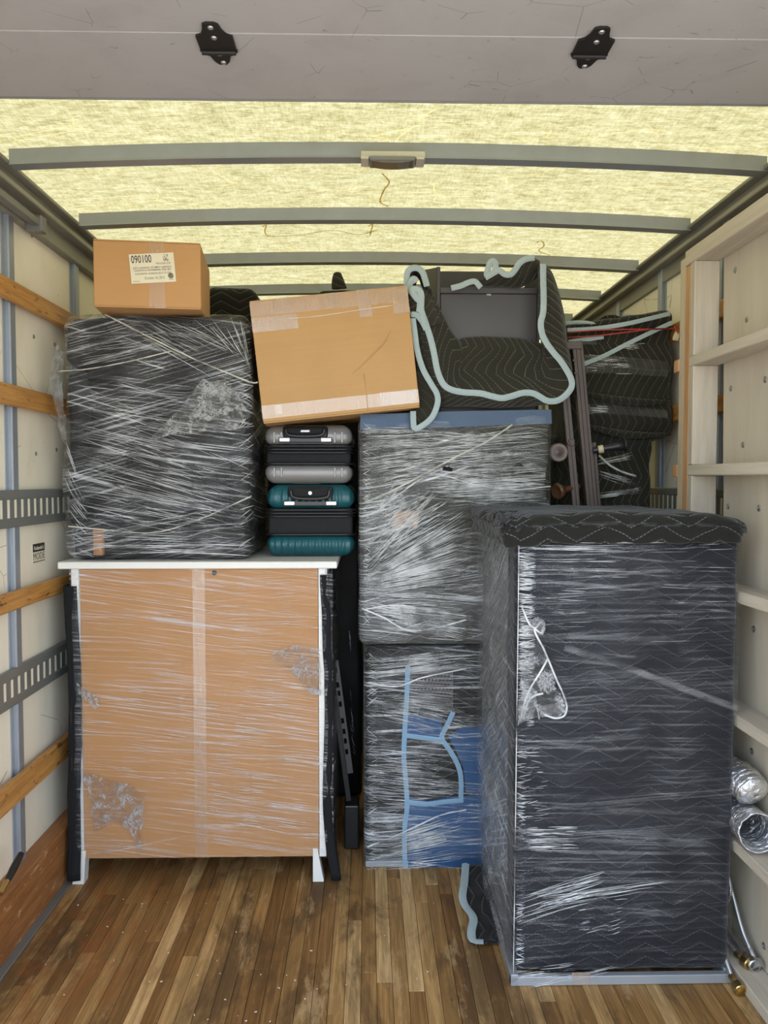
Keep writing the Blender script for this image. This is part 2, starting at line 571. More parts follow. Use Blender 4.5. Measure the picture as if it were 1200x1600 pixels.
M = {}
def build_materials():
    M.update(
    roof=m_roof(),
    galv=m_metal('galvanised_steel', (.33, .36, .40), .40, .5),
    bow=m_metal('galvanised_bow', (.29, .31, .325), .42, .3, (.30, .26, .16)),
    track=m_metal('cargo_rail_steel', (.24, .245, .23), .5, .45),
    dark_track=m_metal('dull_track_steel', (.20, .20, .185), .5, .4),
    rail=m_metal('dull_top_rail', (.29, .28, .23), .5, .3),
    wall=m_dirty('white_plywood_panel', (.86, .79, .64), (.66, .58, .42), .65, .42, (.22, .18, .14), thr=.655, lg=.55),
    door=m_dirty('grey_door_panel', (.36, .345, .335), (.29, .275, .26), .6, .5, (.11, .09, .08), 2.0, thr=.625, lg=.53),
    slat=grain_wood('varnished_slat', (.33, .14, .030), (.60, .31, .09), 1, .42, 3, 16, (.12, .05, .02)),
    kick=grain_wood('worn_plywood', (.19, .072, .020), (.38, .165, .055), 1, .5, 3, 11, (.50, .32, .16)),
    floor=m_floor(),
    subfloor=plain('floor_joint', (.018, .012, .008), .9),
    lumber=grain_wood('grey_washed_lumber', (.43, .37, .29), (.56, .49, .39), 2, .6, 2.2, 12),
    shelf=grain_wood('grey_washed_shelf', (.46, .40, .31), (.60, .53, .42), 1, .6, 2.2, 12),
    ply=grain_wood('grey_washed_plywood', (.47, .41, .31), (.55, .485, .375), 2, .55, 1.2, 7),
    pine=grain_wood('raw_pine_edge', (.40, .20, .085), (.60, .36, .18), 2, .55, 3, 16),
    palepine=grain_wood('pale_pine', (.46, .36, .24), (.60, .50, .36), 2, .6, 3, 14),
    quilt=m_quilt('black_quilted_blanket', (.017, .016, .013), (.20, .20, .20)),
    quilt_front=m_quilt('wrapped_quilted_blanket', (.012, .012, .016), (.13, .13, .14), .168, .043, .040, False, .35, .48),
    quilt_olive=m_quilt('charcoal_quilted_blanket', (.032, .030, .022), (.26, .235, .155), .22, .055, .034, True, .5, .8),  # charcoal cloth; its olive tint is roof light put into the colour
    quilt_olive2=m_quilt('charcoal_quilted_blanket_across', (.032, .030, .022), (.26, .235, .155), .20, .05, .034, False, .5, .8),  # same roof light in the colour, stitching turned across
    binding=m_fabric('pale_blue_binding', (.37, .445, .45), .85, 200, .18, .5),
    binding_wrapped=m_fabric('blue_binding_under_film', (.23, .37, .50), .6, 200, .15, .3),
    blue=m_fabric('blue_blanket_lining', (.028, .085, .20), .8, 200, .2, .3),
    black_cloth=m_fabric('black_cloth', (.012, .012, .013), .85, 160, .3, .6),
    upholstery=m_fabric('black_upholstery', (.018, .017, .017), .75, 260, .3, .4),
    black_gloss=plain('black_plastic', (.012, .012, .013), .35, 0, .5, .1),
    black_wrap=plain('black_stretch_wrap', (.007, .007, .008), .5, 0, .25, .2, 9, .6, 26),
    card=m_card('cardboard', (.50, .275, .115)),
    card2=m_card('pale_cardboard', (.47, .275, .115)),
    hardboard=m_card('brown_hardboard', (.41, .208, .082)),
    tape=m_tape(),
    tape2=m_tape('brownish_packing_tape', .30, (.62, .42, .25)),
    paper=plain('paper_label', (.72, .66, .50), .6, 0, .3, .06, 30),
    ink=plain('printed_ink', (.03, .025, .025), .6),
    greyink=plain('faded_ink', (.17, .15, .12), .6),
    white=plain('white_paint', (.72, .70, .65), .4, 0, .4, .05),
    grey_shell=plain('grey_suitcase_shell', (.235, .225, .215), .36, .25, .5, .06),
    teal_shell=plain('teal_suitcase_shell', (.010, .085, .098), .34, 0, .5, .1),
    zip=m_fabric('suitcase_gusset', (.014, .014, .014), .7, 200, .3, .4),
    chrome=plain('chrome', (.55, .55, .55), .34, 1, .5, .03),
    black_metal=plain('black_painted_metal', (.062, .057, .059), .42, .1, .5, .12),
    dark_steel=plain('black_steel', (.022, .022, .026), .38, .3, .5, .2),
    brown_metal=plain('brown_painted_steel', (.085, .062, .052), .4, .2, .5, .15),
    brown_wheel=plain('brown_castor_plastic', (.16, .115, .09), .4, 0, .5, .15),
    brown_wood=grain_wood('dark_turned_wood', (.06, .025, .012), (.14, .06, .03), 0, .35, 3, 8),
    foil=m_foil(), braid=m_braid(),
    brass=plain('brass', (.55, .40, .17), .3, 1, .5, .1),
    red=plain('red_cord', (.42, .045, .035), .6),
    lens=plain('smoked_lens', (.10, .085, .06), .15, 0, .6, .15),
    lampbody=m_metal('lamp_housing', (.50, .48, .38), .5, .2),
    hinge=plain('black_hinge', (.014, .012, .011), .55, .2, .4, .2),
    screw=plain('zinc_screw', (.40, .39, .36), .35, .8, .5, .1),
    base_metal=plain('pale_metal_base', (.36, .38, .40), .4, .4, .5, .12, 12),
    strand=m_strand('stretched_film_ridge', .85),
    strand_soft=m_strand('thin_film_ridge', .42),
    cord=m_strand('twisted_film', .6, (.80, .78, .68)),  # clear film; the roof's yellowish reflection is put into the tint
    haze_band=m_strand('faint_film_band', .08),
    crumple=m_crumple(),
    crumple_dense=m_crumple('bunched_film', .15, .8),
    film_chair=m_film('film_over_chair', .11, -.28, .03, .30, 105, 3., .7),
    film_mid=m_film('film_over_upper_bundle', -.16, .10, .07, .38, 120, 8., 1.0),
    film_low=m_film('film_over_lower_bundle', -.05, .09, .03, .42, 100, 14., .8),
    film_cab=m_film('film_over_tall_cabinet', .02, -.07, .012, .07, 110, 25., .5),
    film_side=m_film('film_over_cabinet_side', .75, .5, .06, .36, 70, 31., 1.1),
    film_dress=m_film('film_over_dresser', .05, .14, .010, .20, 96, 40., .8),
    film_back=m_film('film_over_back_bundle', .02, .06, .02, .10, 24, 55., 1.0, thr=.58),
    ground=plain('pale_concrete', (.44, .41, .36), .9, 0, .3, .2, 3),
    litter=plain('wood_chips', (.62, .52, .38), .7),
    cream=plain('cream_tag', (.62, .52, .33), .6),
    sealant=m_sealant(),
    slate=m_fabric('slate_blue_lining', (.085, .125, .19), .5, 200, .15, .3),
    )
build_materials()

# ------------------------------------------------------------------ the truck box
XL, XR = -1.21, 1.33
Y0, Y1 = 1.0, 6.6
ZC = 2.508

def bow_z(x): return ZC + .032 * (1 - ((x - .06) / 1.2) ** 2)

ground = tag(obj('ground', bx(-40, 40, -60, 30, -1.05, -.95), M['ground']), kind='structure')

floor = tag(obj('floor', bx(XL - .03, XR + .03, Y0, Y1, -.11, -.006), M['subfloor']), kind='structure')
x = XL + .095
rf = random.Random(5)
while x < XR:
    wd = .0475
    y = 1.2 - rf.random() * .8
    while y < 4.2:
        L = rf.uniform(.55, 1.5)
        ya, yb = max(y, 1.15), y + L
        if yb > 1.2:
            dz = rf.uniform(-.0012, .0004)
            obj('floor_plank', bx(x + .0006, x + wd - .0006, ya + .0005, yb - .0005, -.0058, dz, .0008), M['floor'], floor)
        y += L
    x += wd
obj('floor_edge_strip', bx(XL + .005, XL + .094, Y0, Y1, -.0055, .004, .002), M['dark_track'], floor)
# crumbs of wood and plastic on the boards
b = NB()
for i in range(46):
    px, py = rf.uniform(60, 720), rf.uniform(1400, 1598)
    if i > 32: px, py = rf.uniform(230, 520), rf.uniform(1500, 1598)
    r = ray(px, py)
    p = CAML + r * (-(CAML.z - .004) / r.z)
    s = rf.uniform(.0012, .0042)
    box(b, -s, s, -s * .4, s * .4, -.001, .0012, M=Matrix.Translation(p) @ Matrix.Rotation(rf.uniform(0, 3), 4, 'Z'))
obj('floor_litter', b, M['litter'], floor, kind='stuff')

def cargo_rail(parent, xw, sgn, z0, z1, ya, yb):
    """horizontal steel rail with a row of upright slots, proud of the wall"""
    b = NB()
    xi, xo = xw + sgn * .001, xw + sgn * .0225
    h = z1 - z0
    for (a, c) in ((z0 - .012, z0 + h * .2), (z1 - h * .2, z1 + .012)):
        box(b, min(xi, xo), max(xi, xo), ya, yb, a, c, .004)
    y = ya
    while y < yb:
        box(b, min(xi, xo) + (.003 if sgn < 0 else 0), max(xi, xo) - (0 if sgn < 0 else .003), y, y + .032, z0 + h * .19, z1 - h * .19)
        y += .051
    obj('cargo_rail', b, M['track'], parent)
    b = NB()
    box(b, min(xi, xw + sgn * .0185), max(xi, xw + sgn * .0185), ya, yb, z0 + h * .2, z1 - h * .2)
    obj('rail_backing', b, M['wall'], parent)

def screw_head(parent, p, d, r=.006, mat='screw', name='screw'):
    b = NB()
    lathe(b, [(r * 1.25, 0), (r * 1.25, .001), (r, .0028), (r * .45, .0034), (r * .4, .0018), (.00005, .0018)], 10, aim(p, d))
    return obj(name, b, M[mat], parent, smooth=True, sharp=40)

def side_wall(name, xw, sgn, stud0, kick=True):
    wl = tag(obj(name, bx(xw - sgn * .03, xw - sgn * .012, Y0, Y1, -.1, 2.56), M['galv']), kind='structure')
    ys = []
    y = stud0
    while y > Y0 + .4: y -= .585
    while y < Y1:
        ys.append(y)
        y += .585
    edges = [Y0] + ys + [Y1]
    for a, c in zip(edges, edges[1:]):
        obj('wall_panel', bx(xw - sgn * .012, xw, a + .002, c - .002, .0, 2.47, .001), M['wall'], wl)
    for y in ys:
        b = NB()
        box(b, min(xw, xw + sgn * .004), max(xw, xw + sgn * .004), y - .042, y + .042, 0, 2.47)
        box(b, min(xw, xw + sgn * .018), max(xw, xw + sgn * .018), y - .022, y + .022, 0, 2.47, .004)
        obj('stud', b, M['galv'], wl)
    for (z0, z1) in ((2.110, 2.178), (1.765, 1.834), (1.088, 1.15), (.440, .525)):
        obj('wooden_slat', bx(xw + sgn * .018, xw + sgn * .042, Y0, Y1, z0, z1, .004), M['slat'], wl)
    cargo_rail(wl, xw, sgn, 1.372, 1.474, 1.2, 4.2)
    cargo_rail(wl, xw, sgn, .772, .872, 1.2, 4.2)
    obj('kick_board', bx(xw, xw + sgn * (.066 if sgn > 0 else .055), Y0, Y1, .002, .206, .003), M['kick'], wl)
    for y in ys:
        for dy in (-.20, .20):
            for z in (2.40, 2.03, 1.62):
                if 2.0 < y + dy < 4.2: screw_head(wl, (xw, y + dy, z + rf.uniform(-.02, .02)), (sgn, 0, 0), .0065)
    return wl

wall_left = side_wall('wall_left', XL, 1, 2.63)
wall_right = side_wall('wall_right', XR, -1, 2.885)
tag(obj('wall_front', bx(XL, XR, Y1, Y1 + .02, 0, 2.56), M['wall']), kind='structure')

# maker's plate on the left wall
b = NB()
pc = onx(60, 863, XL)
box(b, XL + .0002, XL + .0015, pc.y - .052, pc.y + .052, pc.z - .034, pc.z + .034)
pl = obj('sticker', b, M['paper'], wall_left)
b = NB()
box(b, XL + .0014, XL + .002, pc.y - .050, pc.y + .050, pc.z + .004, pc.z + .033)
box(b, XL + .0014, XL + .002, pc.y - .050, pc.y + .050, pc.z - .034, pc.z - .031)
obj('black_band', b, M['ink'], pl)

TEXTS = []
def lettering(body, size, mat, parent, loc, rot, name='lettering', xs=1.0, align='LEFT', bold=0):
    c = bpy.data.curves.new(name, 'FONT')
    c.body = body
    c.size = size
    c.align_x = align
    c.align_y = 'CENTER'
    c.extrude = .0003
    c.offset = bold
    c.materials.append(M[mat])
    c.resolution_u = 3
    o = bpy.data.objects.new(name, c)
    COL.objects.link(o)
    TEXTS.append(o)
    o.parent = parent
    o.location = loc
    o.rotation_euler = rot
    o.scale = (xs, 1, 1)
    return o
lettering('MODE', .036, 'greyink', pl, (XL + .002, pc.y, pc.z - .014), (math.pi / 2, 0, math.pi / 2), align='CENTER')
lettering('Rolando\'s', .021, 'paper', pl, (XL + .0026, pc.y, pc.z + .017), (math.pi / 2, 0, math.pi / 2), align='CENTER')

# top rails with the door track under them
for (name, xw, sgn) in (('trim_1', XL, 1), ('trim_2', XR, -1)):
    b = NB()
    def seg(x0, x1, z0, z1, y0=Y0, y1=Y1, bev=.003, k=.02 if sgn > 0 else 0):
        x1 += k
        x0 += k if x0 > .005 else 0
        box(b, min(xw + sgn * x0, xw + sgn * x1), max(xw + sgn * x0, xw + sgn * x1), y0, y1, z0, z1, bev)
    seg(-.02, .012, 2.40, 2.57)
    seg(.0, .052, 2.462, 2.482)
    seg(.0, .030, 2.482, 2.516)
    seg(.0, .062, 2.514, 2.528)
    t = tag(obj(name, b, M['rail']), kind='structure')
    b = NB()
    seg(.034, .062, 2.392, 2.418, Y0, 2.74)
    seg(.030, .036, 2.400, 2.425, Y0, 2.74, .001)
    seg(.012, .07, 2.375, 2.43, 2.70, 2.745)
    obj('door_track', b, M['dark_track'], t)
    screw_head(t, (xw + sgn * .07, 2.72, 2.385), (sgn, 0, 0), .006)

# roof skin: one thin sheet of fibreglass the daylight comes through
BOWS = [2.48 + .585 * k for k in range(-3, 7)]
b = NB()
nx, ny = 36, 150
G_ = []
for j in range(ny + 1):
    y = Y0 + (Y1 - Y0) * j / ny
    row = []
    for i in range(nx + 1):
        xx = XL + (XR - XL) * i / nx
        ph = (y - 2.503) / .585
        z = bow_z(xx) + .049 + .010 * abs(math.sin(math.pi * ph)) + .004 * nz((xx, y, 0), 3, 4)
        row.append(b.verts.new((xx, y, z)))
    G_.append(row)
for j in range(ny):
    for i in range(nx):
        b.faces.new((G_[j][i], G_[j][i + 1], G_[j + 1][i + 1], G_[j + 1][i]))
ceiling = tag(obj('ceiling', b, M['roof'], smooth=True), kind='structure')
for y in BOWS:
    b = NB()
    prof = [(0, .050), (.0, .008), (-.004, .0), (.044, 0), (.047, .006), (.047, .050)]
    rings = []
    for i in range(29):
        xx = XL + .083 + (XR - .05 - XL - .083) * i / 28
        rings.append([b.verts.new((xx, y + p[0], bow_z(xx) + p[1])) for p in prof])
    for A, B in zip(rings, rings[1:]):
        for k in range(len(prof) - 1):
            b.faces.new((A[k], B[k], B[k + 1], A[k + 1]))
    b.faces.new(rings[0]); b.faces.new(list(reversed(rings[-1])))
    obj('roof_bow', b, M['bow'], ceiling)
# dribbles of sealant on the skin
for pts in ([(597, 276), (608, 290), (600, 302), (594, 318), (606, 324)], [(410, 357), (416, 355), (414, 366), (425, 372), (470, 371), (520, 364), (560, 371), (590, 364)],
            [(838, 380), (846, 377), (850, 384), (842, 391), (860, 396)], [(1120, 318), (1135, 305), (1160, 298), (1172, 290)], [(575, 358), (582, 355), (578, 372)]):
    P = []
    for (px, py) in pts:
        r = ray(px, py)
        p = CAML + r * ((2.585 - 1.52) / r.z)
        z = bow_z(p.x) + .049 + .010 * abs(math.sin(math.pi * (p.y - 2.503) / .585)) + .004 * nz((p.x, p.y, 0), 3, 4)
        P.append((p.x, p.y, z - .002))
    b = NB()
    S = spline(P, 5)
    prev = None
    for i, q in enumerate(S):
        t = (S[min(i + 1, len(S) - 1)] - S[max(i - 1, 0)]).normalized()
        n = Vector((-t.y, t.x, 0)).normalized() * .0032
        cur = (b.verts.new(q + n), b.verts.new(q - n))
        if prev: b.faces.new((prev[0], prev[1], cur[1], cur[0]))
        prev = cur
    obj('sealant_trail', b, M['sealant'], ceiling)

# roll-up door, open overhead
door = thing('door_1', (0, 1.2, 2.44), kind='structure')
for k in range(3):
    ya, yb = 1.905 - .277 * (k + 1) + .0012, 1.905 - .277 * k
    obj('door_panel', bx(XL + .065, XR - .06, ya, yb, 2.44, 2.466, .002), M['door'], door)
obj('bottom_seal', bx(XL + .065, XR - .06, 1.905, 1.912, 2.438, 2.47, .002), M['dark_track'], door)
for (cx, top) in ((327, 33), (943, 40)):
    r = ray(cx, top)
    p = CAML + r * ((2.44 - 1.52) / r.z)
    hx, y0 = p.x, p.y
    L = .152
    out = [(-.016, .004), (-.008, 0), (.008, 0), (.016, .006), (.020, .026), (.026, .040), (.038, .046), (.038, .098), (.040, .100), (.034, .112), (.022, .118), (.016, .140), (.008, .152),
           (-.008, .152), (-.016, .140), (-.022, .118), (-.034, .112), (-.040, .100), (-.038, .098), (-.038, .046), (-.026, .040), (-.020, .026)]
    b = NB()
    v0 = [b.verts.new((hx + q[0], y0 + q[1], 2.4395)) for q in out]
    v1 = [b.verts.new((hx + q[0], y0 + q[1], 2.4345)) for q in out]
    b.faces.new(v0); b.faces.new(list(reversed(v1)))
    for i in range(len(out)):
        j = (i + 1) % len(out)
        b.faces.new((v0[i], v1[i], v1[j], v0[j]))
    bmesh.ops.recalc_face_normals(b, faces=b.faces)
    tube(b, [(hx - .036, y0 + .1, 2.432), (hx + .036, y0 + .1, 2.432)], .005, 8)
    h = obj('hinge', b, M['hinge'], door)
    for (dx, dy) in ((0, .012), (.0, .048), (0, .108), (.002, .142)):
        screw_head(h, (hx + dx, y0 + dy, 2.4345), (0, 0, -1), .0052)

# dome lamp on the first bow
lc = at(613, 262, 2.47)
zb = bow_z(lc.x) - .017
lt = thing('ceiling_light', (lc.x, 2.46, zb - .0), 'rectangular metal dome lamp with smoked lens on the nearest roof bow', 'lamp')
b = NB()
box(b, lc.x - .099, lc.x + .101, 2.425, 2.500, zb - .004, zb + .0165, .002)
box(b, lc.x - .099, lc.x - .075, 2.415, 2.47, zb - .012, zb - .003, .001)
box(b, lc.x + .073, lc.x + .097, 2.415, 2.47, zb - .012, zb - .003, .001)
obj('housing', b, M['lampbody'], lt)
b = NB()
box(b, lc.x - .071, lc.x + .069, 2.412, 2.478, zb - .016, zb - .004, .002)
obj('bezel', b, M['dark_track'], lt)
b = NB()
rings = []
for i in range(15):
    t = -1 + 2 * i / 14
    dz = .017 - .006 * t * t
    xx = lc.x - .001 + .063 * t
    rings.append([b.verts.new((xx, yy, zz)) for (yy, zz) in ((2.414, zb - .006), (2.417, zb - .006 - dz), (2.470, zb - .006 - dz), (2.474, zb - .006))])
for A, B in zip(rings, rings[1:]):
    for k in range(3): b.faces.new((A[k], B[k], B[k + 1], A[k + 1]))
b.faces.new(rings[0]); b.faces.new(list(reversed(rings[-1])))
obj('lens', b, M['lens'], lt)

# ------------------------------------------------------------------ lumber rack on the right wall
XF, XB = 1.11, 1.197
rack = thing('lumber_rack', (XF, 2.6, 0), 'tall grey-washed lumber shelf rack fixed along the right wall', 'shelf rack')
SH = [(2.265, 2.318), (1.911, 1.945), (1.535, 1.571), (1.15, 1.186), (.774, .810), (.39, .426), (.0015, .040)]
prev = 2.36
for i, (z0, z1) in enumerate(SH):
    obj('shelf_board', bx(XF, XB, 1.15, 2.655 if i else 2.70, z0, z1, .003), M['shelf'], rack)
for (z0, z1) in zip([s[0] for s in SH], [s[1] for s in SH[1:]]):
    obj('upright', bx(XF, XB, 2.615, 2.652, z1 + .0005, z0 - .0005, .003), M['lumber'], rack)
obj('edge_board', bx(XF + .001, XB, 2.6545, 2.695, .041, 2.262, .003), M['pine'], rack)
obj('edge_board', bx(XF + .004, XB, 2.697, 2.748, .002, 2.30, .003), M['palepine'], rack)
for z in (1.93, 1.553, 1.168):
    obj('end_block', bx(XF + .002, XF + .07, 2.7485, 2.79, z - .022, z + .022, .002), M['pine'], rack)
for (za, zb_, d0, d1) in ((1.946, 2.264, 2.592, 2.585), (1.572, 1.910, 2.580, 2.570), (1.187, 1.534, 2.566, 2.555), (.811, 1.149, 2.55, 2.545), (.427, .773, 2.54, 2.53), (.041, .389, 2.53, 2.52)):
    b = NB()
    q = []
    for xx in (XB + .0005, XB + .013):
        q.append([b.verts.new((xx, yy, zz)) for (yy, zz) in ((1.15, za - .02), (d1, za - .02), (d0, zb_ + .02), (1.15, zb_ + .02))])
    b.faces.new(q[0]); b.faces.new(list(reversed(q[1])))
    for k in range(4):
        b.faces.new((q[0][k], q[1][k], q[1][(k + 1) % 4], q[0][(k + 1) % 4]))
    bmesh.ops.recalc_face_normals(b, faces=b.faces)
    obj('back_panel', b, M['ply'], rack)
for (px, py) in ((1149, 422), (1167, 499), (1142, 607), (1196, 593), (1161, 695), (1138, 791), (1186, 794), (1178, 983), (1175, 1174), (1194, 1478)):
    p = onx(px, py, XB + .0005)
    screw_head(rack, p, (-1, 0, 0), .0085)

# ------------------------------------------------------------------ film helpers
def strands(name, parent, P, fans, mat='strand', seed=1, lift=.004, kind='stuff'):
    """many drawn-out ridges of stretch film as one mesh; P(px, py) gives the point on the wrapped face"""
    rr = random.Random(seed)
    b = NB()
    nrm = None
    for (A, B, Cc, D, n, r, jit, cover) in fans:
        for i in range(n):
            t = rr.random()
            s = Vector(A).lerp(Vector(B), t)
            e = Vector(Cc).lerp(Vector(D), min(1, max(0, t + rr.gauss(0, min(.05, 3.0 / max(1, (Vector(B) - Vector(A)).length))))))
            s += Vector((0, rr.gauss(0, jit)))
            e += Vector((0, rr.gauss(0, jit)))
            L = rr.uniform(cover[0], cover[1])
            a = rr.uniform(0, 1 - L)
            p0, p1 = s.lerp(e, a), s.lerp(e, a + L)
            bow = rr.gauss(0, .006) * (p1 - p0).length
            pts = []
            for k in range(7):
                q = p0.lerp(p1, k / 6)
                pts.append(P(q.x, q.y + bow * math.sin(math.pi * k / 6), lift + rr.uniform(0, .0015)))
            rad = r * rr.uniform(.35, 1.1)
            tube(b, pts, rad, 4, rad * .6, cap=False, taper=lambda k: .25 + .75 * math.sin(math.pi * min(1, max(0, k))) ** .5)
    return obj(name, b, M[mat], parent, smooth=True, kind=kind)

def front(Y): return lambda px, py, l: (lambda p: Vector((p.x, Y - l, p.z)))(at(px, py, Y))

def cord(name, parent, P, pts, r, mat='strand', n=6, lift=.007, flat=.7):
    return obj(name, tube(NB(), spline([P(a, c, lift) for (a, c) in pts], 7), r, n, r * flat), M[mat], parent, smooth=True)

def crumple(name, parent, P, edges, nu=34, nv=10, amp=.010, lift=.012, seed=1, mat='crumple'):
    """a loose bunched sheet of film between pixel polylines"""
    b = NB()
    loft(b, [[P(a, c, lift) for (a, c) in e] for e in edges], nu, nv, amp, 26, seed)
    return obj(name, b, M[mat], parent, smooth=True, uv=False)

def wrap(name, parent, bounds, mat, r=.035, grow=.006, step=.05, amp=.003, seed=1, deform=None):
    x0, x1, y0, y1, z0, z1 = bounds
    return obj(name, soft_box(x0 - grow, x1 + grow, y0 - grow, y1 + grow, z0 + .0005, z1 + grow, r + grow, step, amp, 7, seed, deform), M[mat], parent, smooth=True)

# ------------------------------------------------------------------ dresser
YD = 2.85
dx0, dx1 = at(93, 880, YD).x, at(527, 880, YD).x
ZT = at(310, 877, YD).z
zpb = at(310, 1340, YD).z
dr = thing('dresser', ((dx0 + dx1) / 2, YD + .25, 0), 'wide film-wrapped dresser with brown hardboard back and overhanging white top', 'dresser')
obj('top', bx(dx0, dx1, YD - .02, YD + .66, ZT - .026, ZT, .003), M['white'], dr)
bl, br_ = at(125, 1100, YD).x, at(507, 1100, YD).x
obj('back_panel', bx(at(126, 1000, YD).x, at(497, 1000, YD).x, YD + .002, YD + .008, zpb, ZT - .027, .001), M['hardboard'], dr)
obj('side_panel', bx(bl - .012, bl + .006, YD + .009, YD + .6, zpb + .01, ZT - .027), M['white'], dr)
obj('side_panel', bx(br_ - .008, br_ + .010, YD + .009, YD + .6, zpb + .01, ZT - .027), M['white'], dr)
obj('corner_post', bx(at(498, 1000, YD).x, at(509, 1000, YD).x, YD - .002, YD + .008, zpb, ZT - .027, .001), M['white'], dr)
obj('corner_post', bx(at(113, 1000, YD).x, at(124.5, 1000, YD).x, YD - .002, YD + .008, ZT - .14, ZT - .027, .001), M['white'], dr)
obj('bottom_panel', bx(bl, br_, YD + .009, YD + .6, zpb + .012, zpb + .03), M['hardboard'], dr)
b = NB()
sx = at(311, 1000, YD).x
box(b, sx - .023, sx + .023, YD + .0008, YD + .0019, zpb, ZT - .028)
obj('seam_tape', b, M['tape'], dr)
hp = at(335, 895, YD)
b = NB()
lathe(b, [(.0095, 0), (.0095, .0015), (.006, .0022), (.0001, .001)], 16, aim((hp.x, YD + .001, hp.z), (0, -1, 0)))
obj('cable_hole_cap', b, M['hinge'], dr, smooth=True, sharp=40)
for (a, c, q, d, yy) in ((113, 131, 122, 134, YD), (489, 506, 489, 496, YD), (113, 131, 122, 134, YD + .55), (489, 506, 489, 496, YD + .55)):
    b = NB()
    lo = [at(a, 1392, YD).x, at(c, 1392, YD).x]
    hi = [at(q, 1330, YD).x, at(d, 1330, YD).x]
    zt = zpb + .03
    vv = []
    for (xs, z) in ((lo, 0.001), (hi, zt)):
        vv.append([b.verts.new((xs[0], yy, z)), b.verts.new((xs[1], yy, z)), b.verts.new((xs[1], yy + .045, z)), b.verts.new((xs[0], yy + .045, z))])
    b.faces.new(list(reversed(vv[0]))); b.faces.new(vv[1])
    for k in range(4): b.faces.new((vv[0][k], vv[0][(k + 1) % 4], vv[1][(k + 1) % 4], vv[1][k]))
    obj('leg', b, M['white'], dr)
# black padding hung over both flanks, under the film
for (L, Rr, seed, z0) in (((108, 918), (112, 1390), 2, .03), ((523, 918), (527, 1393), 5, .02)):
    b = NB()
    s = 1 if seed == 5 else -1
    xin = (br_ + .012) if s > 0 else (bl - .014)
    top = ZT - .09 if s < 0 else ZT - .05
    cs = []
    for (yy, off) in ((YD - .006, -.02), (YD - .008, .012 if s < 0 else .006), (YD + .03, .030 if s < 0 else .010), (YD + .3, .030 if s < 0 else .008), (YD + .58, .028 if s < 0 else .004)):
        col = []
        for k in range(9):
            t = k / 8
            z = top + (z0 - top) * t
            wv = .006 * math.sin(7 * t + seed) + (.030 * max(0, t - .80) / .2 * (yy < YD + .1) if s > 0 else .004)
            col.append(Vector((xin + s * (off + wv + (.006 * t if s > 0 else 0)), yy - (.02 * max(0, t - .88) / .12), z)))
        cs.append(col)
    loft(b, cs, 36, 5, .004, 12, seed)
    solid(obj('side_padding', b, M['black_cloth'], dr, smooth=True, uv=False), .008)
PD = front(YD)
b = NB()
cs = []
xa, xb = at(110, 1000, YD).x, at(520, 1000, YD).x
zl = at(300, 1341, YD).z
for (xx, yy) in ((xa, YD + .5), (xa, YD + .05), (xa + .012, YD - .012), (xa + .10, YD - .006), (sx, YD - .005), (xb - .10, YD - .006), (xb - .012, YD - .010), (xb + .004, YD + .05), (xb + .004, YD + .5)):
    cs.append([Vector((xx, yy, ZT - .03)), Vector((xx, yy, ZT - .4)), Vector((xx, yy, .6)), Vector((xx, yy, zl + .004))])
loft(b, cs, 60, 6, .003, 8, 3)
fl = obj('film_wrap', b, M['film_dress'], dr, smooth=True, uv=False)
strands('film_ridges', dr, PD, [
    ((300, 905), (300, 1010), (500, 895), (500, 1000), 46, .0007, 4, (.2, .7)),
    ((128, 900), (128, 1100), (320, 930), (320, 1100), 40, .0006, 5, (.15, .6)),
    ((375, 1000), (375, 1100), (480, 1010), (480, 1105), 34, .0009, 3, (.3, .8)),
    ((128, 1065), (128, 1100), (497, 1110), (497, 1160), 26, .0009, 5, (.2, .6)),
    ((130, 1130), (130, 1200), (497, 1180), (497, 1260), 30, .0008, 5, (.15, .55)),
    ((310, 1130), (310, 1290), (497, 1140), (497, 1310), 60, .0009, 5, (.2, .75)),
    ((240, 1200), (240, 1260), (497, 1250), (497, 1310), 28, .0009, 5, (.2, .6)),
    ((300, 1300), (300, 1308), (497, 1325), (497, 1342), 10, .0012, 2, (.4, .8)),
    ((134, 1332), (134, 1336), (300, 1296), (300, 1306), 6, .0011, 2, (.4, .9)),
], 'strand_soft', 3, .010)
crumple('loose_film', dr, PD, [[(128, 1200), (160, 1212), (200, 1222), (228, 1240)], [(136, 1225), (165, 1240), (195, 1250), (225, 1262)], [(150, 1300), (175, 1285), (200, 1290), (222, 1335)]], 40, 12, .010, .014, 4)
crumple('loose_film', dr, PD, [[(120, 1065), (150, 1085), (157, 1100)], [(128, 1085), (140, 1095), (150, 1108)]], 20, 6, .006, .014, 6)
crumple('film_bubble', dr, PD, [[(425, 1020), (460, 1008), (500, 1015)], [(432, 1035), (465, 1040), (502, 1045)], [(470, 1055), (480, 1080), (502, 1085)]], 26, 8, .006, .012, 9)

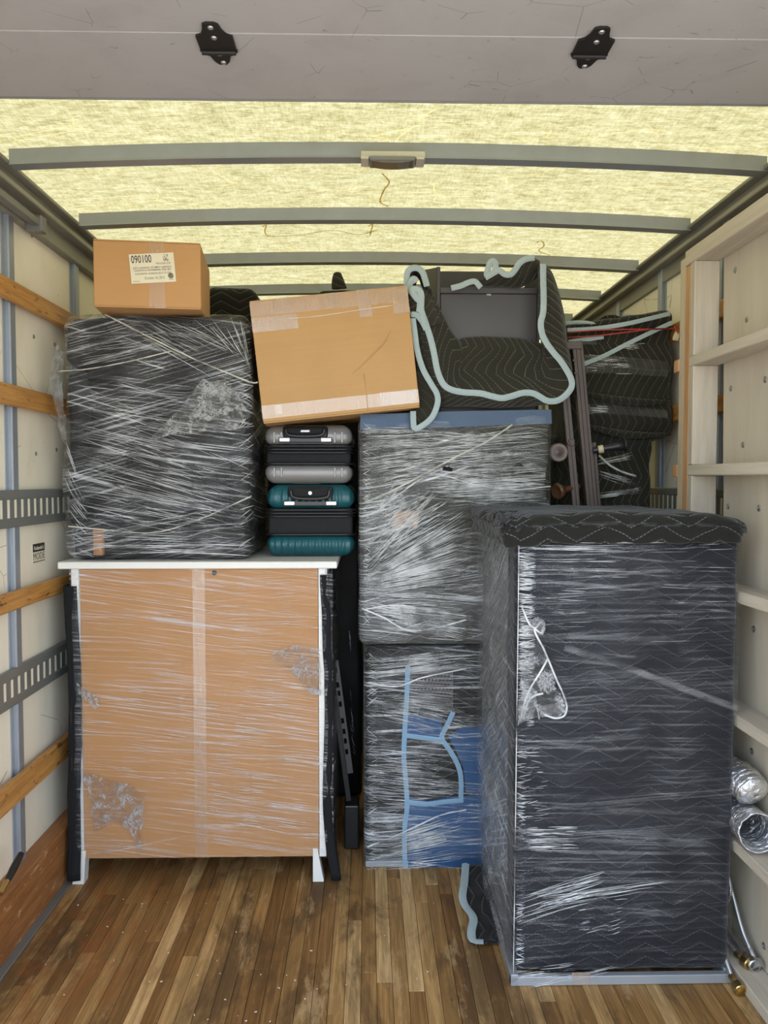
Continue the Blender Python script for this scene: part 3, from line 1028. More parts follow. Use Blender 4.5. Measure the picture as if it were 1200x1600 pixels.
# ------------------------------------------------------------------ black armchair wrapped in film, on the dresser
YC = 2.87
cx0, cx1 = at(97, 680, YC).x, at(390, 680, YC).x
zc1 = at(250, 490, YC).z
zc0 = ZT + .002
ch = thing('wrapped_armchair', ((cx0 + cx1) / 2, YC + .28, ZT), 'black upholstered armchair swathed in clear film on top of the dresser', 'armchair')
Yc2 = YC + .56
zz = lambda py: at(250, py, YC).z
xx_ = lambda px: at(px, 680, YC).x
obj('seat_shell', soft_box(cx0 + .012, cx1 - .012, YC + .10, Yc2, zc0, zc1 - .012, .05, .05, .006, 5, 2), M['upholstery'], ch, smooth=True)
obj('arm', soft_box(cx0 + .006, cx1 - .006, YC + .012, Yc2 - .03, zz(572), zc1 - .004, .045, .04, .010, 6, 4), M['upholstery'], ch, smooth=True)
obj('arm', soft_box(cx0 + .02, cx1 - .006, YC + .02, Yc2 - .03, zc0, zz(826), .035, .04, .008, 6, 7), M['upholstery'], ch, smooth=True)
obj('side_rail', soft_box(cx1 - .085, cx1 - .008, YC + .03, YC + .3, zz(824), zz(575), .03, .04, .006, 6, 9), M['upholstery'], ch, smooth=True)
obj('side_rail', soft_box(cx0 + .008, cx0 + .075, YC + .03, YC + .3, zz(824), zz(575), .03, .04, .006, 6, 12), M['upholstery'], ch, smooth=True)
b = NB()
rows = []
for (py, dpt) in ((560, .075), (572, .045), (590, .05), (600, .09)):
    rows.append([Vector((xx_(px), YC + dpt, zz(py + (14 * math.exp(-((px - 270) / 70) ** 2)) - 7))) for px in range(130, 381, 25)])
loft(b, rows, 40, 5)
solid(obj('seat_edge', b, M['upholstery'], ch, smooth=True), .012)
obj('cross_brace', bx(xx_(215), xx_(360), YC + .06, YC + .1, zz(800), zz(785), .006), M['dark_steel'], ch)
obj('foot', bx(xx_(142), xx_(158), YC + .004, YC + .02, zz(868), zz(826), .002), M['kick'], ch)
def cdef(p):
    s = .010 * math.sin(p.z * 7 + 1)
    return Vector((p.x + (s if p.x < (cx0 + cx1) / 2 else .3 * s), p.y, p.z))
wrap('film_wrap', ch, (cx0, cx1, YC, Yc2, zc0, zc1), 'film_chair', .045, .004, .045, .008, 3, cdef)
PC = front(YC - .006)
strands('film_ridges', ch, PC, [
    ((110, 590), (110, 720), (390, 610), (390, 790), 49, .0009, 6, (.2, .8)),
    ((110, 600), (110, 800), (392, 720), (392, 860), 68, .0008, 8, (.15, .6)),
    ((110, 700), (112, 820), (390, 790), (390, 830), 37, .0008, 6, (.15, .5)),
    ((150, 495), (250, 495), (330, 590), (392, 560), 24, .0009, 6, (.2, .6)),
    ((250, 495), (380, 495), (392, 560), (392, 585), 24, .0009, 5, (.2, .6)),
    ((100, 520), (100, 580), (260, 510), (270, 545), 27, .0008, 4, (.2, .6)),
    ((108, 835), (110, 865), (392, 790), (392, 860), 37, .0009, 5, (.15, .5)),
    ((108, 830), (108, 860), (392, 845), (392, 870), 31, .0009, 4, (.15, .5)),
    ((100, 660), (104, 860), (130, 760), (150, 868), 22, .0011, 6, (.3, .8)),
    ((372, 600), (372, 860), (399, 590), (399, 850), 37, .0010, 8, (.3, .9)),
], 'strand', 5, .006)
cord('film_cord', ch, PC, [(165, 492), (220, 520), (290, 555), (360, 585), (393, 598), (404, 598)], .0030, 'cord', lift=.012)
cord('film_cord', ch, PC, [(92, 581), (140, 577), (200, 566), (270, 549)], .0024, 'cord', lift=.010)
cord('film_cord', ch, PC, [(394, 775), (350, 795), (310, 812), (240, 832), (150, 826), (108, 822)], .0024, 'cord', lift=.010)
crumple('loose_film', ch, PC, [[(238, 684), (262, 660), (290, 630), (318, 592)], [(250, 685), (285, 665), (325, 640), (345, 598)], [(262, 682), (300, 672), (345, 668), (362, 600)], [(275, 680), (320, 676), (360, 672), (392, 650)]], 44, 14, .012, .014, 2)
b = NB()   # slack film bellying forward off the left side
loft(b, [[at(a, c, Y) for a, c in e] for e, Y in (([(96, 530), (92, 590), (99, 650), (101, 690)], YC - .004), ([(88, 535), (80, 595), (90, 650), (97, 685)], YC - .05), ([(92, 545), (78, 600), (94, 660), (100, 690)], YC - .085), ([(102, 550), (98, 610), (106, 665), (106, 700)], YC - .015))], 30, 6, .010, 26, 8)
obj('loose_film', b, M['crumple'], ch, smooth=True, uv=False)

# ------------------------------------------------------------------ small carton on the armchair
def carton(name, loc, rot, wd, dp, ht, mat, label, cat='cardboard box'):
    t = thing(name, loc, label, cat, rot=rot)
    b = box(NB(), -wd / 2, wd / 2, -dp / 2, dp / 2, .004, ht - .004, .004, 2)
    obj('carton_body', b, M[mat], t, local=True)
    for (z, s) in ((ht, 1), (0, -1)):
        for sg in (-1, 1):
            b = NB()
            if s > 0: box(b, -wd / 2 + .002, wd / 2 - .002, sg * .001, sg * (dp / 2 - .001), ht - .004, ht) if sg > 0 else box(b, -wd / 2 + .002, wd / 2 - .002, -dp / 2 + .001, -.001, ht - .004, ht)
            else: box(b, -wd / 2 + .002, wd / 2 - .002, .001, dp / 2 - .001, 0, .004) if sg > 0 else box(b, -wd / 2 + .002, wd / 2 - .002, -dp / 2 + .001, -.001, 0, .004)
            obj('flap', b, M[mat], t, local=True)
    return t

sbp = at(226, 488, 2.80)
W1, D1, H1 = .374, .36, .238
sb = carton('carton', (sbp.x - .01, 2.985, zc1 + .006), (0, 0, math.radians(6.5)), W1, D1, H1, 'card', 'small brown carton with white printed label on top of the wrapped armchair')
yf = -D1 / 2
b = NB()
box(b, .005, .062, yf - .0014, yf - .0003, 0.001, H1)
box(b, .005, .062, yf - .001, yf + .16, H1, H1 + .0008)
obj('packing_tape', b, M['tape'], sb, local=True)
b = NB()
MT = Matrix.Rotation(math.radians(-5), 4, 'Y')
LC = Vector((.018, 0, .142))
box(b, -.078, .078, yf - .0024, yf - .0013, -.052, .052, M=Matrix.Translation((LC.x, 0, LC.z)) @ MT)
lab = obj('shipping_label', b, M['paper'], sb, local=True)
def L(body, size, dx, dz, mat='ink', xs=1, bold=0, align='LEFT'):
    p = MT @ Vector((dx, 0, dz))
    lettering(body, size, mat, lab, (LC.x + p.x, yf - .0026, LC.z + p.z), (math.pi / 2, math.radians(-5), 0), xs=xs, bold=bold, align=align)
L('090100', .0385, -.072, .032, xs=.62, bold=.0003)
L('TRADER JOE', .0095, .012, .015, 'greyink')
L('JUST A HANDFUL OF SIMPLY ALMONDS,', .0085, 0, .002, 'greyink', .88, .0001, 'CENTER')
L('CASHEWS & CRANBERRIES TREK MIX', .0085, 0, -.007, 'greyink', .92, .0001, 'CENTER')
L('CONTENTS: 24 BAGS (10 X 1.5 OZ)', .0088, 0, -.019, 'greyink', .92, .0001, 'CENTER')
L('October 10, 2015', .0135, .004, -.035, 'greyink', .72, 0, 'CENTER')
L('PRODUCT', .005, -.072, -.045, 'greyink')
b = NB()
rr = random.Random(4)
for i in range(34):
    u, v = rr.uniform(.040, .058), rr.uniform(.022, .048)
    box(b, -.0008, .0008, yf - .0029, yf - .0023, -.002, .002, M=Matrix.Translation((LC.x, 0, LC.z)) @ MT @ Matrix.Translation((u, 0, v)))
lathe(b, [(.010, 0), (.010, .0003), (.0085, .0003), (.0085, 0)], 16, Matrix.Translation((LC.x, yf - .0024, LC.z)) @ MT @ Matrix.Translation((.061, 0, -.030)) @ Matrix.Rotation(math.pi / 2, 4, 'X'))
box(b, -.008, .008, yf - .0029, yf - .0023, -.0008, .0008, M=Matrix.Translation((LC.x, 0, LC.z)) @ MT @ Matrix.Translation((.061, 0, -.043)))
L('MX', .010, .061, -.030, 'greyink', align='CENTER')
obj('printed_marks', b, M['greyink'], lab, local=True, kind='stuff')

# ------------------------------------------------------------------ suitcases lying on the dresser
YS = 2.99
def suitcase(name, px0, px1, pys, shell, label, ribs):
    """pys: top, upper shell bottom, lower shell top, bottom (pixels on the face plane)"""
    xa, xb = at(px0, 750, YS).x, at(px1, 750, YS).x
    z3, z2, z1_, z0 = [at(480, p, YS).z for p in pys]
    t = thing(name, ((xa + xb) / 2, YS + .27, z0), label, 'suitcase')
    xm, wd = (xa + xb) / 2, xb - xa
    dp = .54
    def half(za, zb_, upper):
        def df(p):
            t_ = (p.z - za) / (zb_ - za)
            if not upper: t_ = 1 - t_
            k = 1 - .055 * max(0, t_) ** 2.2
            q = Vector((xm + (p.x - xm) * k, YS + dp / 2 + (p.y - YS - dp / 2) * (1 - .04 * max(0, t_) ** 2.2), p.z))
            if ribs:
                f = max(0, math.cos((p.x - xm) * 2 * math.pi / .026)) ** .5
                if p.y < YS + .03 and .12 < t_ < .85: q.y -= .009 * f * min(1, (t_ - .12) * 6)
            return q
        return soft_box(xa, xb, YS, YS + dp, za, zb_, min(.05, (zb_ - za) * .46), .0065 if ribs else .03, 0, 5, 0, df)
    obj('upper_shell', half(z2, z3, True), M[shell], t, smooth=True)
    obj('lower_shell', half(z0, z1_, False), M[shell], t, smooth=True)
    obj('gusset', soft_box(xa + .008, xb - .008, YS + .014, YS + dp - .014, z1_ - .006, z2 + .006, .012, .03, .003, 16, 3), M['zip'], t, smooth=True)
    b = NB()
    for z in (z1_ + .003, z2 - .003, z2 - .016, z2 - .028):
        rc = .04
        pts = []
        for (cx, cy, a0) in ((xa + rc, YS + rc, 180), (xb - rc, YS + rc, 270), (xb - rc, YS + dp - rc, 0), (xa + rc, YS + dp - rc, 90)):
            for k in range(7):
                a = math.radians(a0 + 15 * k)
                pts.append((cx + (rc - .002) * math.cos(a), cy + (rc - .002) * math.sin(a), z))
        pts.append(pts[0])
        tube(b, pts, .005, 6, .004, (0, 0, 1))
    obj('zip_piping', b, M['black_gloss'], t, smooth=True)
    # telescopic handle in its well, above the latch plate
    hz = z2 + (z3 - z2) * .62
    hh = (z3 - z2) * .30
    hw = wd * .255
    hx = xm - wd * (.03 if not ribs else -.005)
    b = NB()
    box(b, hx - hw, hx + hw, YS - .006, YS + .02, hz - hh, hz + hh, .012, 3)
    cut = soft_box(hx - hw + .010, hx + hw - .010, YS - .0075, YS + .0, hz - hh + .012, hz + hh - .008, .004, .03)
    well = obj('handle_well', b, M['black_gloss'], t, smooth=True, sharp=45)
    obj('recess', cut, M['zip'], well, smooth=True)
    b = NB()
    pts = [(hx - hw + .014, YS - .009, hz + hh * .5), (hx - hw + .020, YS - .012, hz - hh * .35), (hx - hw + .05, YS - .014, hz - hh * .62), (hx, YS - .015, hz - hh * .66), (hx + hw - .05, YS - .014, hz - hh * .62), (hx + hw - .020, YS - .012, hz - hh * .35), (hx + hw - .014, YS - .009, hz + hh * .5)]
    tube(b, spline(pts, 6), .0075, 8)
    hd = obj('pull_handle', b, M['black_gloss'], t, smooth=True)
    b = NB()
    if ribs: lathe(b, [(.007, 0), (.007, .003), (.0001, .0035)], 14, aim((hx, YS - .009, hz + hh * .1), (0, -1, 0)))
    else: box(b, hx - .018, hx + .018, YS - .012, YS - .008, hz - hh * .05, hz + hh * .35, .003, 2)
    obj('handle_badge', b, M['chrome'], hd)
    zl0 = z2 + (z3 - z2) * .13
    obj('latch_plate', bx(hx - wd * .30, hx + wd * .30, YS - .0045, YS + .01, zl0, zl0 + .020, .003, 2), M['black_gloss'], t)
    for s in (-1, 1):
        obj('latch', bx(hx + s * wd * .30 - s * .002, hx + s * wd * .30 - s * .044, YS - .0085, YS - .003, zl0 + .002, zl0 + .019, .003, 2), M['chrome'], t)
    if not ribs:
        b = NB()
        for (za, zb_) in ((z2 + .01, z3 - .03), (z0 + .025, z1_ - .012)):
            for s in (-1, 1):
                for k in (.30, .38):
                    box(b, xm + s * wd * k - .004, xm + s * wd * k + .004, YS - .0015, YS + .004, za, zb_, .001)
        obj('shell_ribs', b, M[shell], t, kind='stuff')
    return t
zoff = ZT - at(480, 874, YS).z
dpx = zoff * FPX / YS
suitcase('suitcase', 414, 554, (760 - dpx, 799 - dpx, 840 - dpx, 873.5 - dpx), 'teal_shell', 'dark teal ribbed hard-shell suitcase lying directly on the dresser', True)
suitcase('suitcase', 412, 551, (666 - dpx, 699 - dpx, 729 - dpx, 758.7 - dpx), 'grey_shell', 'grey hard-shell suitcase lying on top of the teal suitcase', False)

# ------------------------------------------------------------------ two-storey wrapped bundle in the middle
YM = 2.95
mx0, mx1 = at(561, 800, YM).x, at(862, 720, YM).x
zm1 = at(620, 653, YM).z
zm0 = at(640, 1009, YM).z
lb0 = at(569, 1200, YM).x
lbx1 = .385
lb = thing('wrapped_cabinet', (.2, YM + .3, 0), 'film-wrapped cabinet with blue blanket lining and pale blue bindings, standing under the wider bundle', 'wrapped furniture')
obj('blanket_cover', soft_box(lb0, .62, YM + .006, YM + .62, .022, zm0 - .006, .03, .05, .004, 6, 4), M['quilt'], lb, smooth=True)
obj('plinth', bx(lb0 + .004, .61, YM + .003, YM + .6, .0005, .024, .003), M['base_metal'], lb)
PL = front(YM)
def panel(name, parent, P, pts, mat, lift=.004, t=.003):
    b = NB()
    vv = [b.verts.new(P(a, c, lift)) for (a, c) in pts]
    f = b.faces.new(vv)
    r = bmesh.ops.extrude_face_region(b, geom=[f])
    bmesh.ops.translate(b, verts=[e for e in r['geom'] if isinstance(e, bmesh.types.BMVert)], vec=(0, t, 0))
    bmesh.ops.recalc_face_normals(b, faces=b.faces)
    return obj(name, b, M[mat], parent)
panel('blue_lining', lb, PL, [(638, 1246), (668, 1252), (700, 1246), (760, 1240), (760, 1362), (638, 1362)], 'blue', .0)
panel('blue_lining', lb, PL, [(700, 1150), (720, 1138), (760, 1136), (760, 1240), (728, 1238), (724, 1200), (712, 1172)], 'blue', .0)
panel('blue_lining', lb, PL, [(634, 1112), (665, 1122), (690, 1122), (690, 1152), (664, 1154), (634, 1148)], 'blue', .0)
for pts in ([(637, 1040), (636, 1080), (633, 1130), (631, 1180), (634, 1220), (636, 1260), (632, 1300), (633, 1370)],
            [(708, 1112), (698, 1134), (690, 1152), (700, 1168), (714, 1192), (720, 1215), (720, 1252)],
            [(632, 1252), (664, 1256), (696, 1252), (724, 1250)],
            [(630, 1148), (660, 1152), (692, 1156)],
            [(572, 1362), (590, 1361), (610, 1366), (634, 1372)]):
    b = strip(NB(), resample(spline([PL(a, c, .004) for (a, c) in pts], 6), 30), .019, t=.0022)
    obj('binding_tape', b, M['binding_wrapped'], lb, smooth=True, sharp=50)
b = NB()
for j in range(8):
    for i in range(11):
        p = PL(645 + i * 5.6 + (j % 2) * 2.8, 1054 + j * 7 + .2 * i, .003)
        box(b, p.x - .0052, p.x + .0052, p.y - .001, p.y + .001, p.z - .0035, p.z + .0035)
mesh_p = obj('grille_holes', b, M['ink'], lb, kind='stuff')
panel('mesh_grille', lb, PL, [(641, 1046), (708, 1050), (708, 1108), (641, 1104)], 'black_metal', .001, .002)
wrap('film_wrap', lb, (lb0, .62, YM, YM + .62, .012, zm0 - .010), 'film_low', .03, .004, .06, .003, 5)
PL2 = front(YM - .005)
strands('film_ridges', lb, PL2, [
    ((572, 1030), (572, 1060), (728, 1015), (728, 1040), 60, .0010, 4, (.2, .7)),
    ((572, 1060), (572, 1110), (728, 1070), (728, 1130), 70, .0009, 5, (.15, .6)),
    ((572, 1075), (572, 1120), (728, 1120), (728, 1160), 44, .0009, 5, (.15, .5)),
    ((572, 1160), (572, 1240), (728, 1180), (728, 1250), 80, .0009, 5, (.15, .5)),
    ((572, 1180), (572, 1215), (690, 1170), (690, 1230), 40, .0009, 5, (.2, .6)),
    ((572, 1255), (572, 1300), (640, 1250), (640, 1300), 34, .0008, 5, (.3, .8)),
    ((574, 1315), (574, 1345), (728, 1268), (728, 1310), 60, .0011, 3, (.3, .95)),
    ((574, 1325), (580, 1365), (728, 1300), (728, 1350), 44, .0009, 4, (.2, .6)),
    ((572, 1340), (572, 1368), (728, 1355), (728, 1368), 22, .0009, 3, (.2, .6)),
    ((572, 1020), (572, 1370), (592, 1025), (592, 1370), 90, .0010, 6, (.4, .9)),
], 'strand', 9, .004)
cord('film_cord', lb, PL2, [(574, 1322), (610, 1308), (650, 1290), (690, 1272), (728, 1264)], .0036)
cord('film_cord', lb, PL2, [(574, 1066), (620, 1072), (660, 1058), (728, 1044)], .0030)

ub = thing('wrapped_bundle', ((mx0 + mx1) / 2, YM + .3, zm0), 'large square bundle shrouded in streaky clear film, stacked on the blue-lined cabinet', 'wrapped furniture')
def udef(p):
    k = max(0, min(1, (p.x - mx0) / (mx1 - mx0)))
    t = (p.z - zm0) / (zm1 - zm0)
    return Vector((p.x, p.y, p.z + .036 * k * t))
obj('blanket_cover', soft_box(mx0 + .004, mx1 - .004, YM + .004, YM + .62, zm0, zm1 - .004, .03, .05, .005, 6, 8, udef), M['quilt_olive2'], ub, smooth=True)
PU = front(YM)
panel('blue_lining', ub, PU, [(563, 648), (700, 643), (861, 640), (862, 662), (790, 664), (700, 668), (563, 672)], 'slate', .003)
panel('dark_lining', ub, PU, [(640, 690), (720, 668), (858, 667), (859, 780), (800, 790), (735, 720)], 'quilt_olive2', .001)
panel('board_patch', ub, PU, [(616, 800), (655, 798), (652, 824), (612, 824)], 'hardboard', .002)
wrap('film_wrap', ub, (mx0, mx1, YM, YM + .62, zm0, zm1), 'film_mid', .03, .003, .05, .004, 6, udef)
PU2 = front(YM - .006)
strands('film_ridges', ub, PU2, [
    ((565, 672), (565, 700), (700, 668), (700, 690), 70, .0010, 3, (.15, .6)),
    ((565, 690), (565, 770), (690, 690), (690, 740), 130, .0010, 5, (.12, .5)),
    ((650, 690), (690, 780), (860, 670), (860, 770), 130, .0010, 6, (.15, .6)),
    ((640, 745), (690, 790), (860, 730), (860, 782), 60, .0011, 4, (.3, .8)),
    ((690, 740), (690, 770), (860, 755), (860, 760), 30, .0012, 3, (.3, .8)),
    ((566, 780), (568, 900), (640, 760), (730, 800), 150, .0011, 5, (.15, .55)),
    ((566, 905), (568, 915), (728, 800), (728, 880), 120, .0012, 3, (.3, .95)),
    ((566, 820), (568, 905), (620, 740), (700, 770), 80, .0010, 5, (.2, .6)),
    ((566, 905), (566, 930), (728, 880), (728, 905), 60, .0010, 3, (.2, .7)),
    ((566, 915), (566, 985), (728, 915), (728, 1000), 110, .0010, 5, (.15, .6)),
    ((566, 940), (566, 950), (728, 960), (728, 1000), 60, .0011, 4, (.2, .7)),
    ((566, 660), (566, 1000), (580, 665), (580, 1000), 90, .0011, 6, (.4, .9)),
], 'strand', 12, .004)
strands('thin_film_ridges', ub, PU2, [
    ((565, 670), (565, 780), (700, 668), (700, 780), 40, .0013, 5, (.1, .4)),
    ((570, 800), (570, 1000), (728, 780), (728, 1000), 40, .0013, 6, (.1, .4)),
], 'strand_soft', 22, .003)
cord('film_cord', ub, PU2, [(570, 785), (610, 768), (660, 742), (710, 715), (760, 690), (800, 664)], .0040, 'cord', lift=.010)
cord('film_cord', ub, PU2, [(586, 800), (620, 775), (655, 750), (700, 728)], .0030)
cord('film_cord', ub, PU2, [(660, 742), (700, 745), (740, 757), (800, 765), (860, 760)], .0026)
cord('film_cord', ub, PU2, [(565, 950), (600, 965), (640, 985), (690, 978), (728, 968)], .0036)
cord('film_cord', ub, PU2, [(568, 952), (620, 945), (680, 955), (728, 962)], .0028)
b = NB()
p = PU2(698, 733, .006)
loft(b, [[p + Vector((-.02, 0, .004)), p + Vector((-.004, 0, .010)), p + Vector((.022, 0, .002))], [p + Vector((-.014, -.004, -.003)), p + Vector((0, -.007, -.006)), p + Vector((.018, -.004, -.008))]], 12, 5, .002, 60, 2)
solid(obj('torn_flap', b, M['black_cloth'], ub, smooth=True, uv=False), .003)

# ------------------------------------------------------------------ large tilted carton
YB = 2.875
ang = math.radians(-6.2)
W2, H2, D2 = .586, .452, .40
cl = at(412, 662, YB)
crn = at(653, 636, YB)
mid = (cl + crn) / 2
bbx = carton('carton', (mid.x, YB + D2 / 2, mid.z), (0, ang, math.radians(1.0)), W2, D2, H2, 'card2', 'large tan carton tilted between the suitcases and the streaky bundle')
yf = -D2 / 2
b = NB()
box(b, -W2 / 2, W2 / 2, yf - .0010, yf - .0002, .017, .066)
box(b, W2 / 2 - .145, W2 / 2 - .008, yf - .0016, yf - .0009, .019, .068)
box(b, -W2 / 2 + .05, -W2 / 2 + .075, yf - .0016, yf - .0009, .03, .064)
obj('packing_tape', b, M['tape'], bbx, local=True)
b = NB()
for k, (xa, xb, za, zb_) in enumerate(((-W2 / 2, W2 / 2, H2 - .058, H2 - .004), (-W2 / 2, -W2 / 2 + .17, H2 - .116, H2 - .062), (-W2 / 2 + .09, -W2 / 2 + .145, H2 - .045, H2), (-.015, .035, H2 - .045, H2), (.105, .155, H2 - .10, H2), (.235, W2 / 2, H2 - .10, H2 - .01))):
    box(b, xa, xb, yf - .0010 - .0005 * (k > 0), yf - .0002 - .0005 * (k > 0), za, zb_)
obj('packing_tape', b, M['tape2'], bbx, local=True)
b = NB()
pts = [(.215, yf - .0012, .295), (.19, yf - .0012, .255), (.155, yf - .0012, .225), (.105, yf - .0012, .185), (.05, yf - .0012, .145)]
tube(b, spline([Vector(p) for p in pts], 6), .0032, 6, .0012, taper=lambda k: math.sin(math.pi * min(1, max(.02, k))) ** .6)
box(b, .0975, .100, yf - .0012, yf, .01, .145)
obj('crease', b, M['card2'], bbx, local=True, smooth=True)
b = NB()
tube(b, spline([Vector((-W2 / 2 + .005, yf - .0018, H2 - .085)), Vector((-.20, yf - .0018, H2 - .078)), Vector((-.05, yf - .0018, H2 - .080)), Vector((.12, yf - .0018, H2 - .072)), Vector((.27, yf - .0018, H2 - .068))], 8), .0012, 5)
obj('tape_fold', b, M['strand'], bbx, local=True, smooth=True)

# ------------------------------------------------------------------ tall black cabinet in front
YT = 2.245
tx0, tx1 = at(799, 1558, YT).x, at(1144, 1552, YT).x
YTb = YT + .665
tz1 = at(900, 840, YT).z
tc = thing('wrapped_cabinet', ((tx0 + tx1) / 2, (YT + YTb) / 2, 0), 'tall cabinet in black quilted blanket and tight clear film at the front of the load', 'wrapped furniture')
def tdef(p):
    k = max(0, min(1, p.z / tz1))
    cx = (tx0 + tx1) / 2
    return Vector((cx + (p.x - cx) * (1 + .012 * k) + .002 * k, p.y - .008 * k * (1 if p.y < (YT + YTb) / 2 else -1), p.z))
obj('blanket_cover', soft_box(tx0 + .006, tx1 - .006, YT + .006, YTb, .030, tz1, .028, .04, .004, 5, 3, tdef), M['quilt_front'], tc, smooth=True)
b = NB()
box(b, tx0 - .004, tx1 - .001, YT - .010, YT + .012, .001, .029, .002)
box(b, tx0 - .004, tx0 + .02, YT - .010, YTb - .03, .001, .036, .002)
box(b, tx1 - .022, tx1 - .001, YT + .01, YTb - .03, .001, .036, .002)
obj('metal_base', b, M['base_metal'], tc)
obj('base_tape', bx(tx0 + .18, tx0 + .235, YT - .012, YT - .0095, .004, .042), M['tape'], tc)
wrap('film_wrap', tc, (tx0, tx1, YT, YTb, .034, tz1 - .002), 'film_cab', .028, .004, .045, .003, 11, tdef)
PT = lambda px, py, l: (lambda p: Vector((p.x, YT - .008 * max(0, min(1, p.z / tz1)) - .007 - l, p.z)))(at(px, py, YT))
b = NB()   # the flank nearest the middle is wound with hazier film
cs = []
for py_ in range(9):
    z = .05 + (tz1 - .06) * py_ / 8
    k = z / tz1
    xx = tx0 - .0125 - .004 * k
    cs.append([Vector((xx, YT + .01, z)), Vector((xx - .004, YT + .2, z)), Vector((xx - .003, YT + .45, z)), Vector((xx, YTb - .01, z))])
loft(b, cs, 40, 6, .004, 10, 3)
obj('side_film', b, M['film_side'], tc, smooth=True, uv=False)
def PS(px, py, l): return onx(px, py, tx0 - .019 - l * .5)
strands('side_film_ridges', tc, PS, [
    ((746, 845), (746, 1000), (805, 880), (805, 1060), 120, .0007, 6, (.2, .7)),
    ((745, 950), (745, 1180), (805, 1050), (803, 1330), 110, .0007, 6, (.2, .6)),
    ((744, 1140), (744, 1340), (800, 1300), (798, 1530), 80, .0008, 6, (.2, .6)),
], 'strand_soft', 31, .001)
strands('film_ridges', tc, PT, [
    ((812, 842), (812, 848), (1158, 840), (1158, 846), 14, .0012, 1, (.4, 1)),
    ((808, 850), (808, 900), (1000, 852), (1000, 900), 34, .0007, 2, (.2, .6)),
    ((808, 900), (808, 990), (930, 900), (930, 985), 26, .0007, 3, (.2, .5)),
    ((1000, 850), (1000, 1000), (1150, 850), (1150, 1000), 26, .0005, 3, (.2, .6)),
    ((803, 1290), (803, 1325), (905, 1290), (905, 1325), 44, .0009, 3, (.15, .5)),
    ((803, 1395), (803, 1440), (945, 1355), (950, 1400), 50, .0009, 4, (.15, .5)),
    ((830, 1400), (830, 1420), (1060, 1370), (1060, 1380), 22, .0008, 2, (.2, .6)),
    ((803, 1510), (803, 1545), (900, 1500), (900, 1530), 40, .0009, 3, (.15, .5)),
    ((803, 1150), (803, 1290), (850, 1150), (860, 1280), 34, .0008, 4, (.15, .5)),
    ((900, 1410), (900, 1480), (985, 1400), (985, 1450), 24, .0008, 3, (.1, .4)),
    ((860, 1530), (860, 1535), (980, 1500), (985, 1505), 8, .0009, 2, (.3, .8)),
], 'strand', 33, .003)
strands('edge_film_ridges', tc, PT, [
    ((807, 850), (806, 1130), (836, 850), (834, 1130), 330, .0011, 2, (.4, 1)),
    ((805, 1130), (803, 1545), (822, 1130), (818, 1545), 120, .0010, 2, (.4, 1)),
], 'strand', 35, .002)
cord('film_cord', tc, PT, [(809, 842), (808, 960), (806, 1120), (804, 1300), (801, 1540)], .0014, lift=.002)
cord('film_cord', tc, PT, [(880, 1010), (960, 1035), (1040, 1065), (1150, 1105)], .011, 'haze_band', lift=.001, flat=.06)
# torn film hanging as a knotted loop
cord('film_loop', tc, PT, [(812, 945), (824, 972), (834, 978), (842, 969), (846, 976), (842, 986), (832, 980), (836, 992), (846, 1010), (856, 1034), (866, 1058), (876, 1080), (882, 1100), (878, 1114), (864, 1118), (846, 1112)], .0030, lift=.014)
cord('film_loop', tc, PT, [(853, 1026), (842, 1046), (826, 1072), (816, 1098), (810, 1125)], .0030, lift=.012)
cord('film_loop', tc, PT, [(846, 1080), (832, 1084), (822, 1094), (816, 1116), (812, 1128)], .0034, lift=.011)
cord('film_loop', tc, PT, [(834, 1096), (838, 1108), (840, 1120)], .0022, lift=.010)
crumple('loose_film', tc, PT, [[(822, 968), (834, 962), (846, 968)], [(824, 980), (836, 978), (848, 980)], [(830, 992), (838, 990), (846, 990)]], 18, 8, .008, .012, 21, 'crumple_dense')
crumple('loose_film', tc, PT, [[(840, 1098), (858, 1094), (876, 1090)], [(842, 1108), (862, 1106), (882, 1100)], [(846, 1116), (862, 1120), (878, 1112)]], 20, 8, .008, .012, 22, 'crumple_dense')
crumple('loose_film', tc, PT, [[(808, 1090), (820, 1075), (834, 1078)], [(808, 1110), (820, 1098), (836, 1100)], [(808, 1130), (818, 1124), (828, 1118)]], 20, 8, .007, .010, 23, 'crumple_dense')
crumple('loose_film', tc, PT, [[(816, 985), (830, 985), (846, 1006)], [(812, 1060), (834, 1050), (862, 1052)], [(812, 1120), (845, 1116), (880, 1108)]], 26, 12, .010, .009, 14)
b = NB()
p = PT(868, 1516, 0)
loft(b, [[PT(832, 1518, .002), PT(850, 1512, .004), PT(880, 1511, .004), PT(900, 1512, .002)], [PT(833, 1519, .002), PT(850, 1519, .002), PT(880, 1516, .002), PT(899, 1513, .002)]], 18, 3)
solid(obj('film_tear', b, M['black_cloth'], tc, smooth=True, uv=False), .002)
# hem of the blanket straying out by the floor
b = NB()
def onz(px, py, z):
    r = ray(px, py)
    return CAML + r * ((z - CAML.z) / r.z)
hem = [onz(*q) for q in ((729, 1352, .07), (727, 1380, .055), (724, 1402, .045), (728, 1417, .035), (741, 1436, .026), (738, 1458, .018), (741, 1472, .014), (757, 1474, .014))]
hs = spline(hem, 6)
loft(b, [hs, [Vector((tx0 - .004, p.y + .01, max(.008, p.z - .004))) for p in hs]], 30, 5, .003, 20, 2)
solid(obj('blanket_hem', b, M['quilt'], tc, smooth=True, uv=False), .005)
obj('hem_binding', strip(NB(), [p + Vector((-.004, -.004, .008)) for p in resample(hs, 40)], .028, (0, 0, 1), .004), M['binding'], tc, smooth=True, sharp=60)

